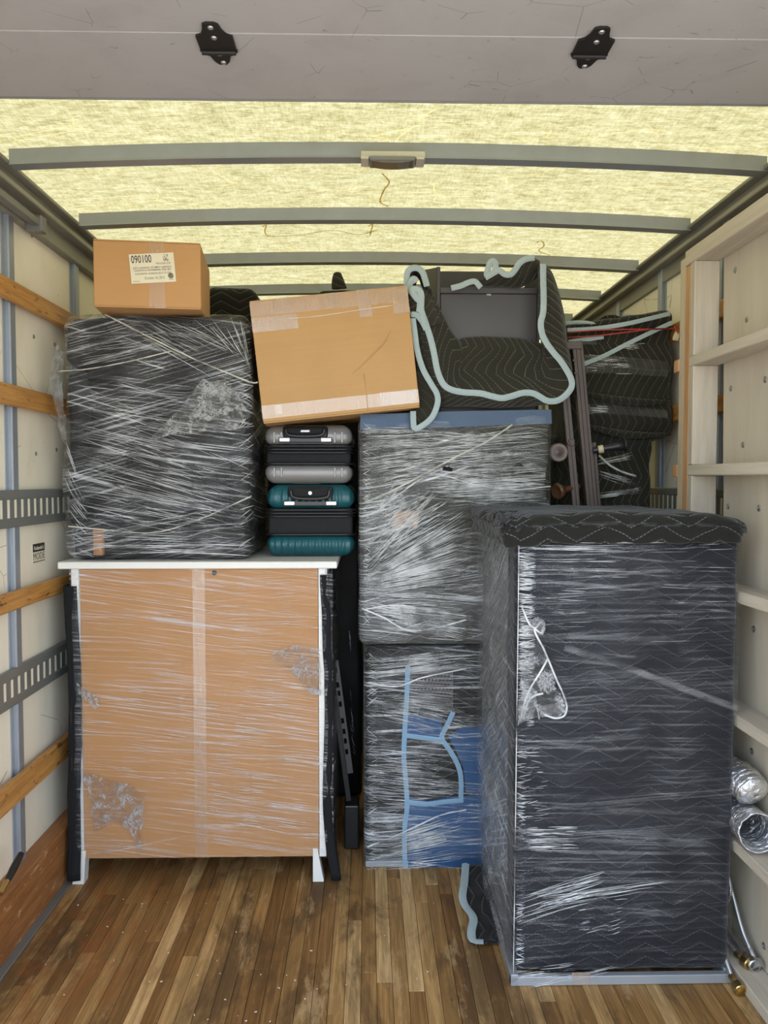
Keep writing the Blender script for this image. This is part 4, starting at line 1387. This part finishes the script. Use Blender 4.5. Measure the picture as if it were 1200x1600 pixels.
# folded moving blanket on its top
pad0, pad1 = tx0 - .045, tx1 + .018
pz0, pz1 = tz1 - .012, tz1 + .072
bk = thing('moving_blanket', ((pad0 + pad1) / 2, YT + .35, tz1), 'folded black moving blanket draped over the top of the tall front cabinet', 'blanket')
def pdef(p):
    q = p.copy()
    t = (p.x - pad0) / (pad1 - pad0)
    q.z += .007 * nz((p.x, p.y, 0), 6, 3)
    if p.z > (pz0 + pz1) / 2: q.z -= .010 * max(0, (t - .75) / .25) ** 2 * 2
    if t < .16 and p.y < YT + .12:
        f = (1 - t / .16)
        q.z += .012 * f * math.sin(t * 150 + p.y * 20) - .012 * f
        q.y -= .016 * f * math.sin(t * 190 + p.z * 50)
    else:
        q.y -= .006 * nz((p.x, 0, p.z), 9, 5)
    if p.x < pad0 + .06: q.x += .016 * nz((0, p.y, p.z), 11, 6)
    return q
b = soft_box(pad0, pad1, YT - .028, YTb, tz1 + .006, pz1, .034, .016, .004, 8, 5, pdef)
obj('padding', b, M['quilt'], bk, smooth=True)
b = NB()
cs = []
for (dy, z) in ((.0, tz1 + .035), (-.004, tz1 + .010), (.002, pz0 + .004), (.008, pz0)):
    pts = []
    pts += [Vector((pad0 + .008 - .5 * dy, YTb - .05 - i * (YTb - YT - .08) / 6, z)) for i in range(7)]
    for i in range(25):
        t = i / 24
        cr = (1 - t / .2) if t < .2 else 0
        pts.append(Vector((pad0 + .02 + (pad1 - pad0 - .055) * t, YT - .022 - dy * -1 + cr * .012 * math.sin(i * 2.4), z - .014 * cr * (z < tz1) + .003 * math.sin(i * 1.7))))
    pts += [Vector((pad1 - .016, YT + .005, z)), Vector((pad1 - .008, YT + .05, z))] + [Vector((pad1 - .006, YT + .14 + i * .12, z)) for i in range(4)]
    cs.append(pts)
loft(b, cs, 150, 4, .003, 18, 8)
solid(obj('drape_edge', b, M['quilt'], bk, smooth=True, uv=False), .010)

# ------------------------------------------------------------------ black metal cabinet tipped up on the bundle, with a blanket slung round it
YK = 3.06
bt0 = zm1
K = lambda px, py, d=0: at(px, py, YK + d)
kx0, kx1 = K(682, 500).x, K(843, 500).x
kb = bt0 + .034
kzt, kzl = K(760, 417).z, K(760, 450).z
kc = thing('metal_cabinet', ((kx0 + kx1) / 2, YK + .2, kb), 'black metal cabinet with open top standing on the streaky bundle', 'metal cabinet')
obj('front_panel', bx(kx0 + .016, kx1 - .010, YK + .004, YK + .020, kb, kzl - .022, .002), M['black_metal'], kc)
obj('front_lip', bx(kx0 + .014, kx1 - .008, YK - .004, YK + .03, kzl - .022, kzl, .002), M['black_metal'], kc)
obj('side_panel', bx(kx0, kx0 + .015, YK, YK + .36, kb, kzt, .002), M['black_metal'], kc)
obj('side_panel', bx(kx1 - .009, kx1, YK, YK + .36, kb, kzt - .01, .002), M['black_metal'], kc)
obj('back_panel', bx(kx0 + .016, kx1 - .010, YK + .33, YK + .345, kb, K(760, 424, .33).z, .002), M['black_metal'], kc)
obj('inner_shelf', bx(kx0 + .016, kx1 - .010, YK + .031, YK + .329, kzl - .03, kzl - .018), M['black_metal'], kc)
b = NB()
v0 = [K(682, 418), K(661, 422, .12), K(661, 540, .12), K(682, 540)]
vv = [b.verts.new(v) for v in v0]
f = b.faces.new(vv)
r_ = bmesh.ops.extrude_face_region(b, geom=[f])
bmesh.ops.translate(b, verts=[e for e in r_['geom'] if isinstance(e, bmesh.types.BMVert)], vec=(-.002, .008, 0))
bmesh.ops.recalc_face_normals(b, faces=b.faces)
obj('door_leaf', b, M['black_metal'], kc)
p = K(764, 460, -.0)
b = NB()
for k in range(3): box(b, p.x - .008 + k * .006, p.x - .004 + k * .006, YK + .0028, YK + .0045, p.z - .004, p.z + .004)
obj('maker_mark', b, M['screw'], kc)

sl = thing('moving_blanket', ((kx0 + kx1) / 2, YK, bt0), 'charcoal quilted moving blanket with pale blue edge slung around the black metal cabinet', 'blanket')
def q5(x, y): return (620 + x / 4, 380 + y / 4)          # reading off the enlarged view
def C5(pts, Y, dy=None):
    out = []
    for i, (x, y) in enumerate(pts):
        px, py = q5(x, y)
        out.append(at(px, py, Y if not callable(Y) else Y(i / max(1, len(pts) - 1))))
    return out
edge_px = [(140, 300), (148, 400), (180, 500), (212, 600), (235, 700), (255, 800), (290, 880), (340, 915), (420, 932), (520, 938), (600, 958), (660, 968), (720, 955), (790, 935), (850, 938), (895, 960), (940, 985), (1000, 985), (1050, 955), (1090, 905), (1092, 855), (1060, 790), (1020, 730), (985, 690), (940, 630), (910, 570), (900, 500), (915, 430), (918, 330), (915, 230), (915, 130)]
inner_px = [(215, 290), (235, 350), (265, 420), (300, 490), (330, 560), (370, 620), (395, 680), (398, 740), (390, 790), (410, 780), (470, 760), (540, 765), (600, 770), (660, 775), (720, 780), (780, 790), (820, 790), (860, 790), (900, 790), (920, 780), (925, 750), (925, 710), (925, 680), (920, 650), (915, 610), (902, 560), (896, 500), (894, 430), (893, 330), (892, 230), (892, 150)]
roll_px = [(215, 290), (235, 350), (265, 420), (300, 490), (330, 560), (360, 600), (385, 610), (396, 606), (400, 602), (430, 600), (480, 597), (540, 594), (600, 594), (660, 596), (720, 599), (780, 605), (820, 612), (860, 620), (890, 628), (905, 632), (912, 632), (915, 630), (914, 625), (912, 615), (908, 600), (900, 560), (894, 500), (892, 430), (891, 330), (890, 230), (889, 150)]
YE = 2.925
b = NB()
loft(b, [C5(edge_px, YE), C5([((a[0] + c[0]) / 2, (a[1] + c[1]) / 2 + 6) for a, c in zip(edge_px, inner_px)], YE + .035), C5(inner_px, YE + .06), C5([((a[0] + c[0]) / 2, (a[1] + c[1]) / 2) for a, c in zip(roll_px, inner_px)], YE + .065), C5(roll_px, YE + .11), C5([(x, y + 14) for x, y in roll_px], YE + .128)], 150, 5, .006, 9, 2)
solid(obj('sling', b, M['quilt_olive'], sl, smooth=True, uv=False), .008)
outer_px = [(96, 330), (100, 420), (110, 520), (125, 620), (140, 720), (150, 800), (200, 950), (260, 1010), (330, 1020), (420, 1022), (520, 1022), (600, 1022), (660, 1022), (720, 1020), (790, 1018), (850, 1012), (900, 1005), (960, 1000), (1010, 985), (1060, 950), (1092, 900), (1096, 850), (1090, 790), (1082, 740), (1068, 660), (1052, 580), (1040, 500), (1022, 400), (1000, 300), (970, 200), (935, 140)]
b = NB()
loft(b, [C5(edge_px, YE), C5([((a[0] + c[0]) / 2, (a[1] + c[1]) / 2) for a, c in zip(edge_px, outer_px)], YE + .012), C5(outer_px, YE + .075), C5([(min(1070, max(120, x)), min(1000, y)) for x, y in outer_px], YE + .30)], 150, 5, .005, 9, 6)
solid(obj('sling_outside', b, M['quilt_olive'], sl, smooth=True, uv=False), .008)
E = spline(C5(edge_px, YE - .004), 5)
obj('binding', tube(NB(), resample(E, 150), .0118, 8, .0036), M['binding'], sl, smooth=True, sharp=38)
# corner hanging down beside the tan carton
flap_o = [(100, 470), (112, 560), (130, 680), (165, 790), (215, 880), (250, 940), (255, 1000), (225, 1080), (175, 1130), (115, 1160)]
flap_i = [(105, 470), (115, 560), (120, 680), (124, 790), (122, 880), (115, 940), (105, 1000), (104, 1080), (104, 1120), (106, 1150)]
b = NB()
loft(b, [C5(flap_o, 2.915), C5([((a[0] + c[0]) / 2, (a[1] + c[1]) / 2) for a, c in zip(flap_o, flap_i)], 2.928), C5(flap_i, 2.925)], 40, 5, .004, 12, 9)
solid(obj('hanging_corner', b, M['quilt_olive'], sl, smooth=True, uv=False), .006)
obj('binding', tube(NB(), resample(spline(C5(flap_o + [(104, 1120), (102, 1050)], 2.909), 5), 70), .0110, 8, .0036), M['binding'], sl, smooth=True, sharp=38)
b = NB()
loft(b, [C5([(70, 430), (80, 600), (100, 760), (130, 900), (150, 990)], 3.03), C5([(105, 470), (125, 600), (150, 740), (190, 860), (235, 960)], 2.95), C5([(150, 430), (200, 580), (235, 720), (260, 850), (300, 930)], 2.935)], 40, 6, .004, 10, 4)
solid(obj('side_fold', b, M['quilt_olive'], sl, smooth=True, uv=False), .006)
# loops of edge standing up at the left
b = NB()
loft(b, [C5([(70, 310), (62, 240), (66, 185), (90, 158), (130, 156), (160, 180), (178, 230), (190, 275), (215, 300)], 2.96), C5([(85, 330), (95, 260), (98, 215), (112, 190), (132, 190), (150, 205), (160, 240), (175, 280), (205, 310)], 3.02), C5([(110, 340), (115, 300), (118, 260), (125, 235), (135, 230), (145, 235), (150, 260), (165, 290), (190, 320)], 3.03)], 50, 5, .002, 14, 3)
solid(obj('upper_loop', b, M['quilt_olive'], sl, smooth=True, uv=False), .006)
obj('binding', tube(NB(), resample(spline(C5([(66, 320), (62, 240), (66, 185), (90, 158), (130, 156), (160, 180), (178, 230), (188, 270)], 2.952), 5), 50), .0118, 8, .0036), M['binding'], sl, smooth=True, sharp=38)
obj('binding', tube(NB(), resample(spline(C5([(66, 310), (85, 250), (105, 222), (125, 240)], 2.94), 5), 30), .0118, 8, .0036), M['binding'], sl, smooth=True, sharp=38)
obj('binding', tube(NB(), resample(spline(C5([(140, 430), (145, 370), (125, 345), (98, 310), (96, 290), (125, 288), (152, 318), (152, 420), (168, 500)], 2.915), 5), 60), .0118, 8, .0036), M['binding'], sl, smooth=True, sharp=38)
obj('binding', tube(NB(), resample(spline(C5([(90, 445), (125, 450), (160, 490), (185, 540)], 2.918), 5), 30), .0110, 8, .0036), M['binding'], sl, smooth=True, sharp=38)
b = NB()
loft(b, [C5([(70, 320), (80, 380), (95, 450), (150, 470)], 2.93), C5([(120, 300), (140, 340), (170, 420), (200, 520)], 2.925), C5([(190, 270), (230, 330), (262, 420), (300, 490)], 2.99)], 36, 5, .004, 12, 11)
solid(obj('shoulder_fold', b, M['quilt_olive'], sl, smooth=True, uv=False), .006)
# the end flopped over the far right corner
b = NB()
loft(b, [C5([(550, 222), (600, 180), (640, 165), (680, 195), (720, 190), (750, 150), (790, 110), (840, 92), (890, 118)], 3.03),
         C5([(500, 238), (580, 215), (660, 200), (720, 210), (780, 190), (830, 165), (870, 150), (885, 150), (890, 150)], 3.01),
         C5([(400, 275), (520, 262), (600, 270), (660, 268), (720, 275), (780, 270), (830, 250), (870, 220), (890, 190)], 3.04)], 70, 6, .005, 12, 13)
solid(obj('top_flap', b, M['quilt_olive'], sl, smooth=True, uv=False), .008)
obj('binding', tube(NB(), resample(spline(C5([(552, 216), (580, 200), (610, 182), (640, 170), (675, 194), (712, 194), (740, 165), (770, 122), (810, 98), (860, 90)], 3.0), 5), 60), .0118, 8, .0036), M['binding'], sl, smooth=True, sharp=38)
obj('binding', tube(NB(), resample(spline(C5([(560, 200), (580, 130), (600, 112), (618, 130), (612, 182)], 3.005), 5), 40), .0118, 8, .0036), M['binding'], sl, smooth=True, sharp=38)
obj('binding', tube(NB(), resample(spline(C5([(340, 281), (400, 266), (450, 245), (490, 240), (525, 278)], 3.0), 5), 40), .0110, 8, .0036), M['binding'], sl, smooth=True, sharp=38)

# ------------------------------------------------------------------ blanket-wrapped bundle against the right wall
YR = 3.20
gx0, gx1 = at(888, 600, YR).x, at(1058, 600, YR).x
gxl = at(1022, 740, YR).x
gz1 = at(960, 505, YR).z
gzm = at(1000, 690, YR).z
gb = thing('wrapped_bundle', ((gx0 + gxl) / 2, YR + .2, 0), 'tall charcoal blanket bundle bound with tape beside the right wall, behind the bed rails', 'wrapped furniture')
obj('core', soft_box(at(866, 700, YR).x, gxl, YR + .012, YR + .42, .002, gzm + .03, .03, .03, .018, 7, 5), M['quilt_olive'], gb, smooth=True)
def gdef(p):
    t = (p.x - gx0) / (gx1 - gx0)
    s = (p.z - gzm) / (gz1 - gzm)
    return Vector((p.x, p.y + .016 * math.sin(s * 15 + 2.5 * t) , p.z + .05 * t * s + .015 * t))
obj('blanket_cover', soft_box(gx0, gx1 - .012, YR, YR + .42, gzm, gz1, .04, .02, .012, 6, 9, gdef), M['quilt_olive'], gb, smooth=True)
PG = lambda px, py, l: (lambda p: Vector((p.x, YR - .022 - l, p.z)))(at(px, py, YR))
for pts in ([(884, 518), (930, 515), (975, 508), (1010, 500), (1043, 492)], [(905, 572), (940, 558), (975, 540), (1010, 523), (1046, 506)], [(886, 536), (915, 532), (940, 528)]):
    obj('binding', strip(NB(), resample(spline([PG(a, c, .004) for a, c in pts], 6), 30), .018, t=.003), M['binding'], gb, smooth=True, sharp=50)
for (z, h, sd) in ((566, 10, 1), (577, 7, 2), (640, 8, 3)):
    panel('clear_tape', gb, PG, [(906, z - h), (960, z - h + 2), (1040, z - h + 10), (1040, z + h + 6), (960, z + h), (906, z + h)], 'film_back', .002, .001)
strands('film_ridges', gb, PG, [
    ((906, 560), (906, 580), (990, 562), (990, 580), 30, .0014, 4, (.1, .4)),
    ((906, 634), (906, 645), (950, 636), (950, 646), 16, .0018, 2, (.3, .8)),
    ((930, 735), (930, 745), (990, 752), (990, 765), 14, .0012, 2, (.5, .9)),
    ((926, 718), (926, 730), (985, 708), (985, 716), 10, .0014, 2, (.5, .9)),
    ((930, 772), (930, 778), (1000, 760), (1000, 768), 20, .0018, 2, (.3, .8)),
    ((960, 540), (960, 545), (1005, 540), (1005, 550), 14, .0014, 3, (.2, .6)),
], 'strand', 41, .006)
cord('film_cord', gb, PG, [(932, 712), (950, 728), (970, 738), (990, 744)], .0045, lift=.012)
b = NB()
for k, (za, amp_) in enumerate(((612, 8), (662, 10))):
    pts = [PG(a, za + amp_ * math.sin((a - 900) / 50) + (a - 905) * .10, -.006) for a in range(905, 1046, 14)]
    tube(b, spline(pts, 4), .016, 8, .022, taper=lambda t: .3 + .7 * math.sin(math.pi * min(1, max(0, t))))
obj('sagging_fold', b, M['quilt_olive'], gb, smooth=True)
sc_ = thing('tie_cord', at(1050, 520, YR - .03), 'thin red cord stretched across the bundle to a cream tag at its right end', 'cord')
b = NB()
for pts in ([(882, 522), (940, 518), (1000, 517), (1050, 516)], [(882, 530), (930, 527), (980, 521), (1012, 517), (1050, 516)]):
    tube(b, spline([PG(a, c, .012) for a, c in pts], 6), .0028, 6)
for k in range(5):
    p = PG(1049 + k, 514 + 2 * k, .014)
    lathe(b, [(.0001, -.006), (.006, 0), (.0001, .006)], 8, Matrix.Translation(p))
obj('cord', b, M['red'], sc_, smooth=True)
b = NB()
loft(b, [[PG(1050, 520, .012), PG(1046, 530, .014), PG(1046, 534, .014)], [PG(1055, 518, .012), PG(1056, 528, .018), PG(1054, 535, .014)]], 12, 5, .003, 40, 3)
solid(obj('tag', b, M['cream'], sc_, smooth=True, uv=False), .002)

# blankets lying on that bundle
fo = thing('moving_blanket', (at(930, 512, YR + .1)), 'flat folded charcoal blanket with pale blue edge lying left of the blanket roll', 'blanket')
zf = at(930, 521, YR + .05).z
obj('folds', soft_box(at(884, 512, YR + .1).x, at(940, 512, YR + .1).x, YR + .03, YR + .4, zf - .06, at(930, 508, YR + .05).z, .018, .03, .004, 8, 3), M['quilt_olive'], fo, smooth=True)
obj('binding', tube(NB(), spline([at(a, c, YR + .022) for a, c in ((880, 506), (900, 504), (920, 505), (936, 510), (938, 516))], 6), .009, 6, .006), M['binding'], fo, smooth=True)
ro = thing('moving_blanket', (at(970, 505, YR + .2)), 'rolled-up charcoal blanket lying on the bundle by the right wall', 'blanket')
pr = at(972, 503, YR + .15)
b = NB()
tube(b, [pr + Vector((-.055 + .01 * math.cos(k), .04 * k, .0)) for k in range(7)], .058, 20, .030, (0, 0, 1))
bmesh.ops.subdivide_edges(b, edges=b.edges[:], cuts=1)
obj('roll', b, M['quilt_olive'], ro, smooth=True, sharp=50)
obj('binding', tube(NB(), [pr + Vector((.0 , -.006, .028)), pr + Vector((.03, -.008, .024)), pr + Vector((.05, -.006, .0))], .008, 6, .004), M['binding'], ro, smooth=True)

# ------------------------------------------------------------------ dismantled bed frame leaning between the bundles
YF = 3.05
F = lambda px, py, d=0: at(px, py, YF + d)
bf = thing('bed_frame', (F(905, 780).x, YF + .02, 0), 'dismantled brown steel bed frame with castors leaning between the two right bundles', 'bed frame')
def channel(name, pA, pB, w_, mat, dpt=.028, grooves=2):
    a, c = Vector(pA), Vector(pB)
    d = (c - a)
    t = d.normalized()
    n = t.cross(Vector((0, 1, 0))).normalized()
    b = NB()
    prof = [(-.5, 0), (-.5, -dpt)]
    for g_ in range(grooves):
        u = -.5 + (g_ + .7) / (grooves + .4)
        prof += [(u - .05, -dpt), (u - .04, -dpt + .005), (u + .04, -dpt + .005), (u + .05, -dpt)]
    prof += [(.5, -dpt), (.5, 0)]
    R0 = [b.verts.new(a + n * (p[0] * w_) + Vector((0, p[1], 0))) for p in prof]
    R1 = [b.verts.new(c + n * (p[0] * w_) + Vector((0, p[1], 0))) for p in prof]
    k = len(prof)
    for i in range(k): b.faces.new((R0[i], R0[(i + 1) % k], R1[(i + 1) % k], R1[i]))
    b.faces.new(list(reversed(R0))); b.faces.new(R1)
    bmesh.ops.recalc_face_normals(b, faces=b.faces)
    return obj(name, b, M[mat], bf)
def to_floor(pA, pB):
    A, B = Vector(pA), Vector(pB)
    t = (A.z - .006) / (A.z - B.z)
    return A.lerp(B, t)
ra, rb = F(899, 535), F(921, 780)
channel('rail', ra, to_floor(ra, rb), .040, 'brown_metal', .03, 2)
ra, rb = F(881, 600, -.005), F(898, 780, -.005)
channel('rail', ra, to_floor(ra, rb), .028, 'brown_metal', .018, 1)
ra, rb = F(924, 692, .01), F(931, 780, .01)
channel('rail', ra, to_floor(ra, rb), .024, 'brown_metal', .02, 1)
obj('head_plate', bx(F(880, 540).x, F(906, 540).x, YF - .034, YF - .003, F(890, 548).z, F(890, 536).z, .003), M['brown_metal'], bf)
obj('bracket', bx(F(880, 536).x, F(932, 536).x, YF - .012, YF - .004, F(890, 539).z, F(890, 534).z, .001), M['dark_steel'], bf)
obj('bracket', bx(F(886, 690).x, F(895, 690).x, YF - .030, YF - .022, F(890, 697).z, F(890, 687).z, .001), M['brown_metal'], bf)
for (px, py) in ((897, 563), (899, 583), (889, 693)):
    screw_head(bf, F(px, py, -.033 if py < 600 else -.030), (0, -1, 0), .005, 'brown_metal', 'rivet')
pw = F(873, 707, -.045)
b = NB()
lathe(b, [(.020, 0), (.034, .002), (.0365, .006), (.0365, .020), (.033, .024), (.022, .024), (.020, .018), (.0001, .018)], 26, aim(pw + Vector((0, .02, 0)), (0, -1, 0)))
wh = obj('castor', b, M['brown_wheel'], bf, smooth=True, sharp=40)
b = NB()
lathe(b, [(.017, 0), (.017, .004), (.008, .006), (.0001, .009)], 16, aim(pw + Vector((0, .003, 0)), (0, -1, 0)))
obj('hub', b, M['brown_metal'], wh, smooth=True, sharp=40)
b = NB()
tube(b, [pw + Vector((0, .02, 0)), pw + Vector((.03, .03, .002)), pw + Vector((.05, .03, .002))], .008, 8)
obj('stem', b, M['brown_metal'], bf, smooth=True)
pw = F(871, 768, -.05)
b = NB()
lathe(b, [(.0001, -.002), (.020, -.002), (.026, -.006), (.032, -.002), (.033, .004), (.028, .016), (.018, .03), (.013, .05), (.013, .115)], 24, aim(pw, (.82, .5, .16)))
obj('castor_cup', b, M['brown_wood'], bf, smooth=True, sharp=50)
pw = F(978, 695, -.06)
b = NB()
lathe(b, [(.0001, .001), (.026, .001), (.034, 0), (.034, .003), (.024, .010), (.018, .03), (.015, .06), (.013, .10), (.012, .125)], 24, aim(pw, (-.94, .25, -.17)))
hn = obj('castor_cup', b, M['dark_steel'], bf, smooth=True, sharp=50)
b = NB()
lathe(b, [(.0155, .085), (.0155, .105)], 20, aim(pw, (-.94, .25, -.17)))
obj('paper_band', b, M['cream'], hn, smooth=True)

# ------------------------------------------------------------------ gap between dresser and middle: black bundle and slotted rail
YG = 3.62
vb = thing('wrapped_bundle', (-.12, YG + .2, 0), 'tall black film-wrapped bundle deep in the gap behind the suitcases', 'wrapped furniture')
vz = at(540, 452, YG).z
obj('cover', soft_box(at(497, 500, YG).x, at(566, 500, YG).x, YG, YG + .5, .002, vz, .03, .05, .012, 5, 3), M['black_wrap'], vb, smooth=True)
b = NB()
p0, p1 = at(521, 456, YG + .02), at(524, 427, YG + .03)
loft(b, [[at(519, 452, YG + .01), at(520, 435, YG + .02), at(522, 428, YG + .03)], [at(527, 452, YG - .004), at(526, 437, YG), at(526, 426, YG + .02)], [at(540, 450, YG + .01), at(536, 438, YG + .02), at(532, 427, YG + .03)], [at(536, 452, YG + .08), at(533, 440, YG + .08), at(530, 428, YG + .06)]], 12, 5, .003, 20, 3)
solid(obj('corner_peak', b, M['quilt_olive'], vb, smooth=True, uv=False), .008)
strands('film_ridges', vb, front(YG - .012), [((516, 940), (518, 1180), (520, 960), (524, 1190), 14, .0012, 3, (.3, .8)), ((545, 980), (546, 1010), (548, 1000), (549, 1020), 10, .0012, 2, (.4, .9)), ((546, 1070), (548, 1160), (551, 1110), (556, 1175), 18, .0014, 4, (.3, .8))], 'strand', 51, .004)

YQ = 3.12
Q = lambda px, py, d=0: at(px, py, YQ + d)
sr = thing('slotted_rail', (Q(545, 1260).x, YQ, 0), 'black slotted steel bed rail standing in the dark gap right of the dresser', 'steel rail')
a, c = Q(523.5, 1032), Q(547, 1208)
t = (c - a).normalized()
n = t.cross(Vector((0, 1, 0))).normalized()
if n.x < 0: n = -n
Lr = (c - a).length
b = NB()
MR = Matrix((( n.x, 0, t.x, a.x), (n.y, 1, t.y, a.y), (n.z, 0, t.z, a.z), (0, 0, 0, 1)))
box(b, .004, .013, -.003, .003, 0, Lr, M=MR)
box(b, -.013, -.008, -.003, .003, 0, Lr, M=MR)
slots = [.03, .09, .125, .17, .24, .285, .325, .37]
z = 0
for s in slots + [Lr]:
    box(b, -.0085, .0045, -.003, .003, z, s, M=MR)
    z = s + .022
bmesh.ops.recalc_face_normals(b, faces=b.faces)
obj('slotted_bar', b, M['black_metal'], sr)
b = NB()
box(b, -.030, -.011, -.003, .02, .0, Lr * 1.24, M=MR)
obj('angle_flange', b, M['dark_steel'], sr)
obj('foot_block', bx(Q(538, 1270).x, Q(561, 1270).x, YQ - .02, YQ + .08, .002, Q(545, 1256).z, .006, 2), M['black_gloss'], sr)

# black padded shape behind the small carton
hb = thing('wrapped_bundle', (at(360, 470, 3.62).x, 3.8, 0), 'dark padded bundle rising between the two cartons behind the armchair', 'wrapped furniture')
hx0, hx1 = at(318, 470, 3.62).x, at(401, 470, 3.62).x
hz = at(360, 446, 3.62).z
obj('gap_block', soft_box(hx1 - .05, at(447, 470, 3.62).x, 3.64, 3.98, .002, 2.2, .05, .06, .006, 5, 8), M['black_cloth'], hb, smooth=True)  # black block added so the gap beside the suitcases stays dark
obj('cover', soft_box(hx0, hx1, 3.62, 3.98, .002, hz, .05, .04, .006, 5, 7), M['quilt'], hb, smooth=True)

# ------------------------------------------------------------------ foil ducts, hoses and a tool handle
def duct(name, pts, r, label, inner=True):
    t = thing(name, pts[0], label, 'foil duct')
    P = resample(spline(pts, 12), 120)
    b = NB()
    rr = random.Random(len(label))
    n = 22
    rings = []
    for i, p in enumerate(P):
        tg = (P[min(i + 1, 119)] - P[max(i - 1, 0)]).normalized()
        u = tg.cross(Vector((0, 0, 1))).normalized()
        v = u.cross(tg)
        rad = r * (1 + .035 * math.sin(i * 1.9)) * (1 + .035 * rr.uniform(-1, 1))
        if inner: rad *= 1 + .12 * max(0, 1 - i / 14)
        else: rad *= min(1, .015 + (i / 7) ** .6)
        rings.append([b.verts.new(p + (u * math.cos(2 * math.pi * j / n) + v * math.sin(2 * math.pi * j / n)) * rad * (1 + .055 * rr.uniform(-1, 1))) for j in range(n)])
    for A, B in zip(rings, rings[1:]):
        for j in range(n): b.faces.new((A[j], A[(j + 1) % n], B[(j + 1) % n], B[j]))
    o = obj('sleeve', b, M['foil'], t, smooth=True)
    solid(o, .003)
    return t
zs = .428
XD = 1.138
duct('foil_duct', [Vector((XD - .005, 2.165, zs + .068)), Vector((XD + .003, 2.28, zs + .062)), Vector((XD + .0, 2.42, zs + .060)), Vector((XD, 2.52, zs + .060))], .050, 'crinkled foil duct with open end on the rack shelf right of the tall cabinet')
duct('foil_duct', [Vector((XD + .006, 2.205, zs + .160)), Vector((XD + .0, 2.26, zs + .178)), Vector((XD - .002, 2.36, zs + .172)), Vector((XD, 2.50, zs + .166))], .048, 'crinkled foil duct resting on top of the open-ended duct', False)

def hose(pts, d_end, label, mat_end='brass', r=.0075, end=True):
    p0 = Vector(pts[-1])
    t = thing('braided_hose', pts[0], label, 'hose', 'washer hoses by the lower rack shelf')
    obj('sleeve', tube(NB(), spline(pts, 9), r, 10), M['braid'], t, smooth=True)
    b = NB()
    lathe(b, [(.0095, 0), (.0095, .022), (.0085, .024), (.0085, .03), (.019, .032), (.020, .040), (.020, .054), (.0175, .056), (.0135, .056), (.0130, .042), (.0001, .042)], 8, aim(p0 - Vector(d_end).normalized() * .004, d_end))
    obj('coupling', b, M[mat_end], t, smooth=True, sharp=30)
    return t
zl = .041
hose([Vector((1.155, 2.50, zl + .30)), Vector((1.16, 2.40, zl + .19)), Vector((1.165, 2.32, zl + .08)), Vector((1.168, 2.268, zl + .040))], (.05, -.6, -.42), 'braided steel hose leaning highest against the rack panel, chrome coupling', 'chrome')
hose([Vector((1.125, 2.50, zl + .10)), Vector((1.118, 2.40, zl + .055)), Vector((1.125, 2.33, zl + .03)), Vector((1.135, 2.285, zl + .019))], (.25, -.8, -.02), 'braided steel hose with brass coupling lying on the bottom rack board')
hose([Vector((1.094, 2.42, .17)), Vector((1.093, 2.34, .11)), Vector((1.090, 2.27, .06)), Vector((1.089, 2.222, .030))], (.06, -.8, -.15), 'braided steel hose ending on the floor boards, brass coupling')
hose([Vector((1.15, 2.50, zl + .04)), Vector((1.155, 2.40, zl + .024)), Vector((1.158, 2.31, zl + .020)), Vector((1.160, 2.275, zl + .0195))], (.02, -.9, 0), 'braided steel hose with open chrome nut facing out on the bottom rack board', 'chrome')
hl = thing('looped_hose', (1.15, 2.45, zl), 'thin steel hose bent in a loop against the rack back panel', 'hose')
obj('sleeve', tube(NB(), spline([Vector((1.10, 2.56, .37)), Vector((1.13, 2.45, .33)), Vector((1.15, 2.39, .26)), Vector((1.155, 2.375, .20)), Vector((1.145, 2.42, .12)), Vector((1.13, 2.5, .05))], 9), .0055, 8), M['braid'], hl, smooth=True)
obj('sleeve', tube(NB(), spline([Vector((1.098, 2.47, .30)), Vector((1.10, 2.44, .2)), Vector((1.103, 2.42, .1)), Vector((1.12, 2.44, .05))], 9), .006, 8), M['binding_wrapped'], hl, smooth=True)

th = thing('tool_handle', onx(28, 1338, -1.13), 'wooden tool handle with black rubber grip leaning in the lower left behind the kick board', 'tool')
pa, pb = onx(33, 1334, -1.128), onx(7, 1385, -1.128)
d_ = (pb - pa)
obj('grip', tube(NB(), [pa + d_ * k / 6 for k in range(6)], .0115, 10, taper=lambda t: .85 + .25 * math.sin(math.pi * t)), M['black_gloss'], th, smooth=True, sharp=50)
obj('shaft', tube(NB(), [pa + d_ * .82, pa + d_ * 1.15, pa + d_ * 1.22], .0085, 10), M['brass'], th, smooth=True, sharp=50)

# ------------------------------------------------------------------ lettering becomes plain meshes
bpy.context.view_layer.update()
dg = bpy.context.evaluated_depsgraph_get()
for o in TEXTS:
    me = bpy.data.meshes.new_from_object(o.evaluated_get(dg))
    me.name = 'lettering'
    nm, pa, mw = o.name, o.parent, (Vector(o.location), Euler(o.rotation_euler), Vector(o.scale))
    bpy.data.objects.remove(o)
    n_ = bpy.data.objects.new('lettering', me)
    COL.objects.link(n_)
    n_.parent = pa
    n_.location, n_.rotation_euler, n_.scale = mw
    n_['kind'] = 'stuff'
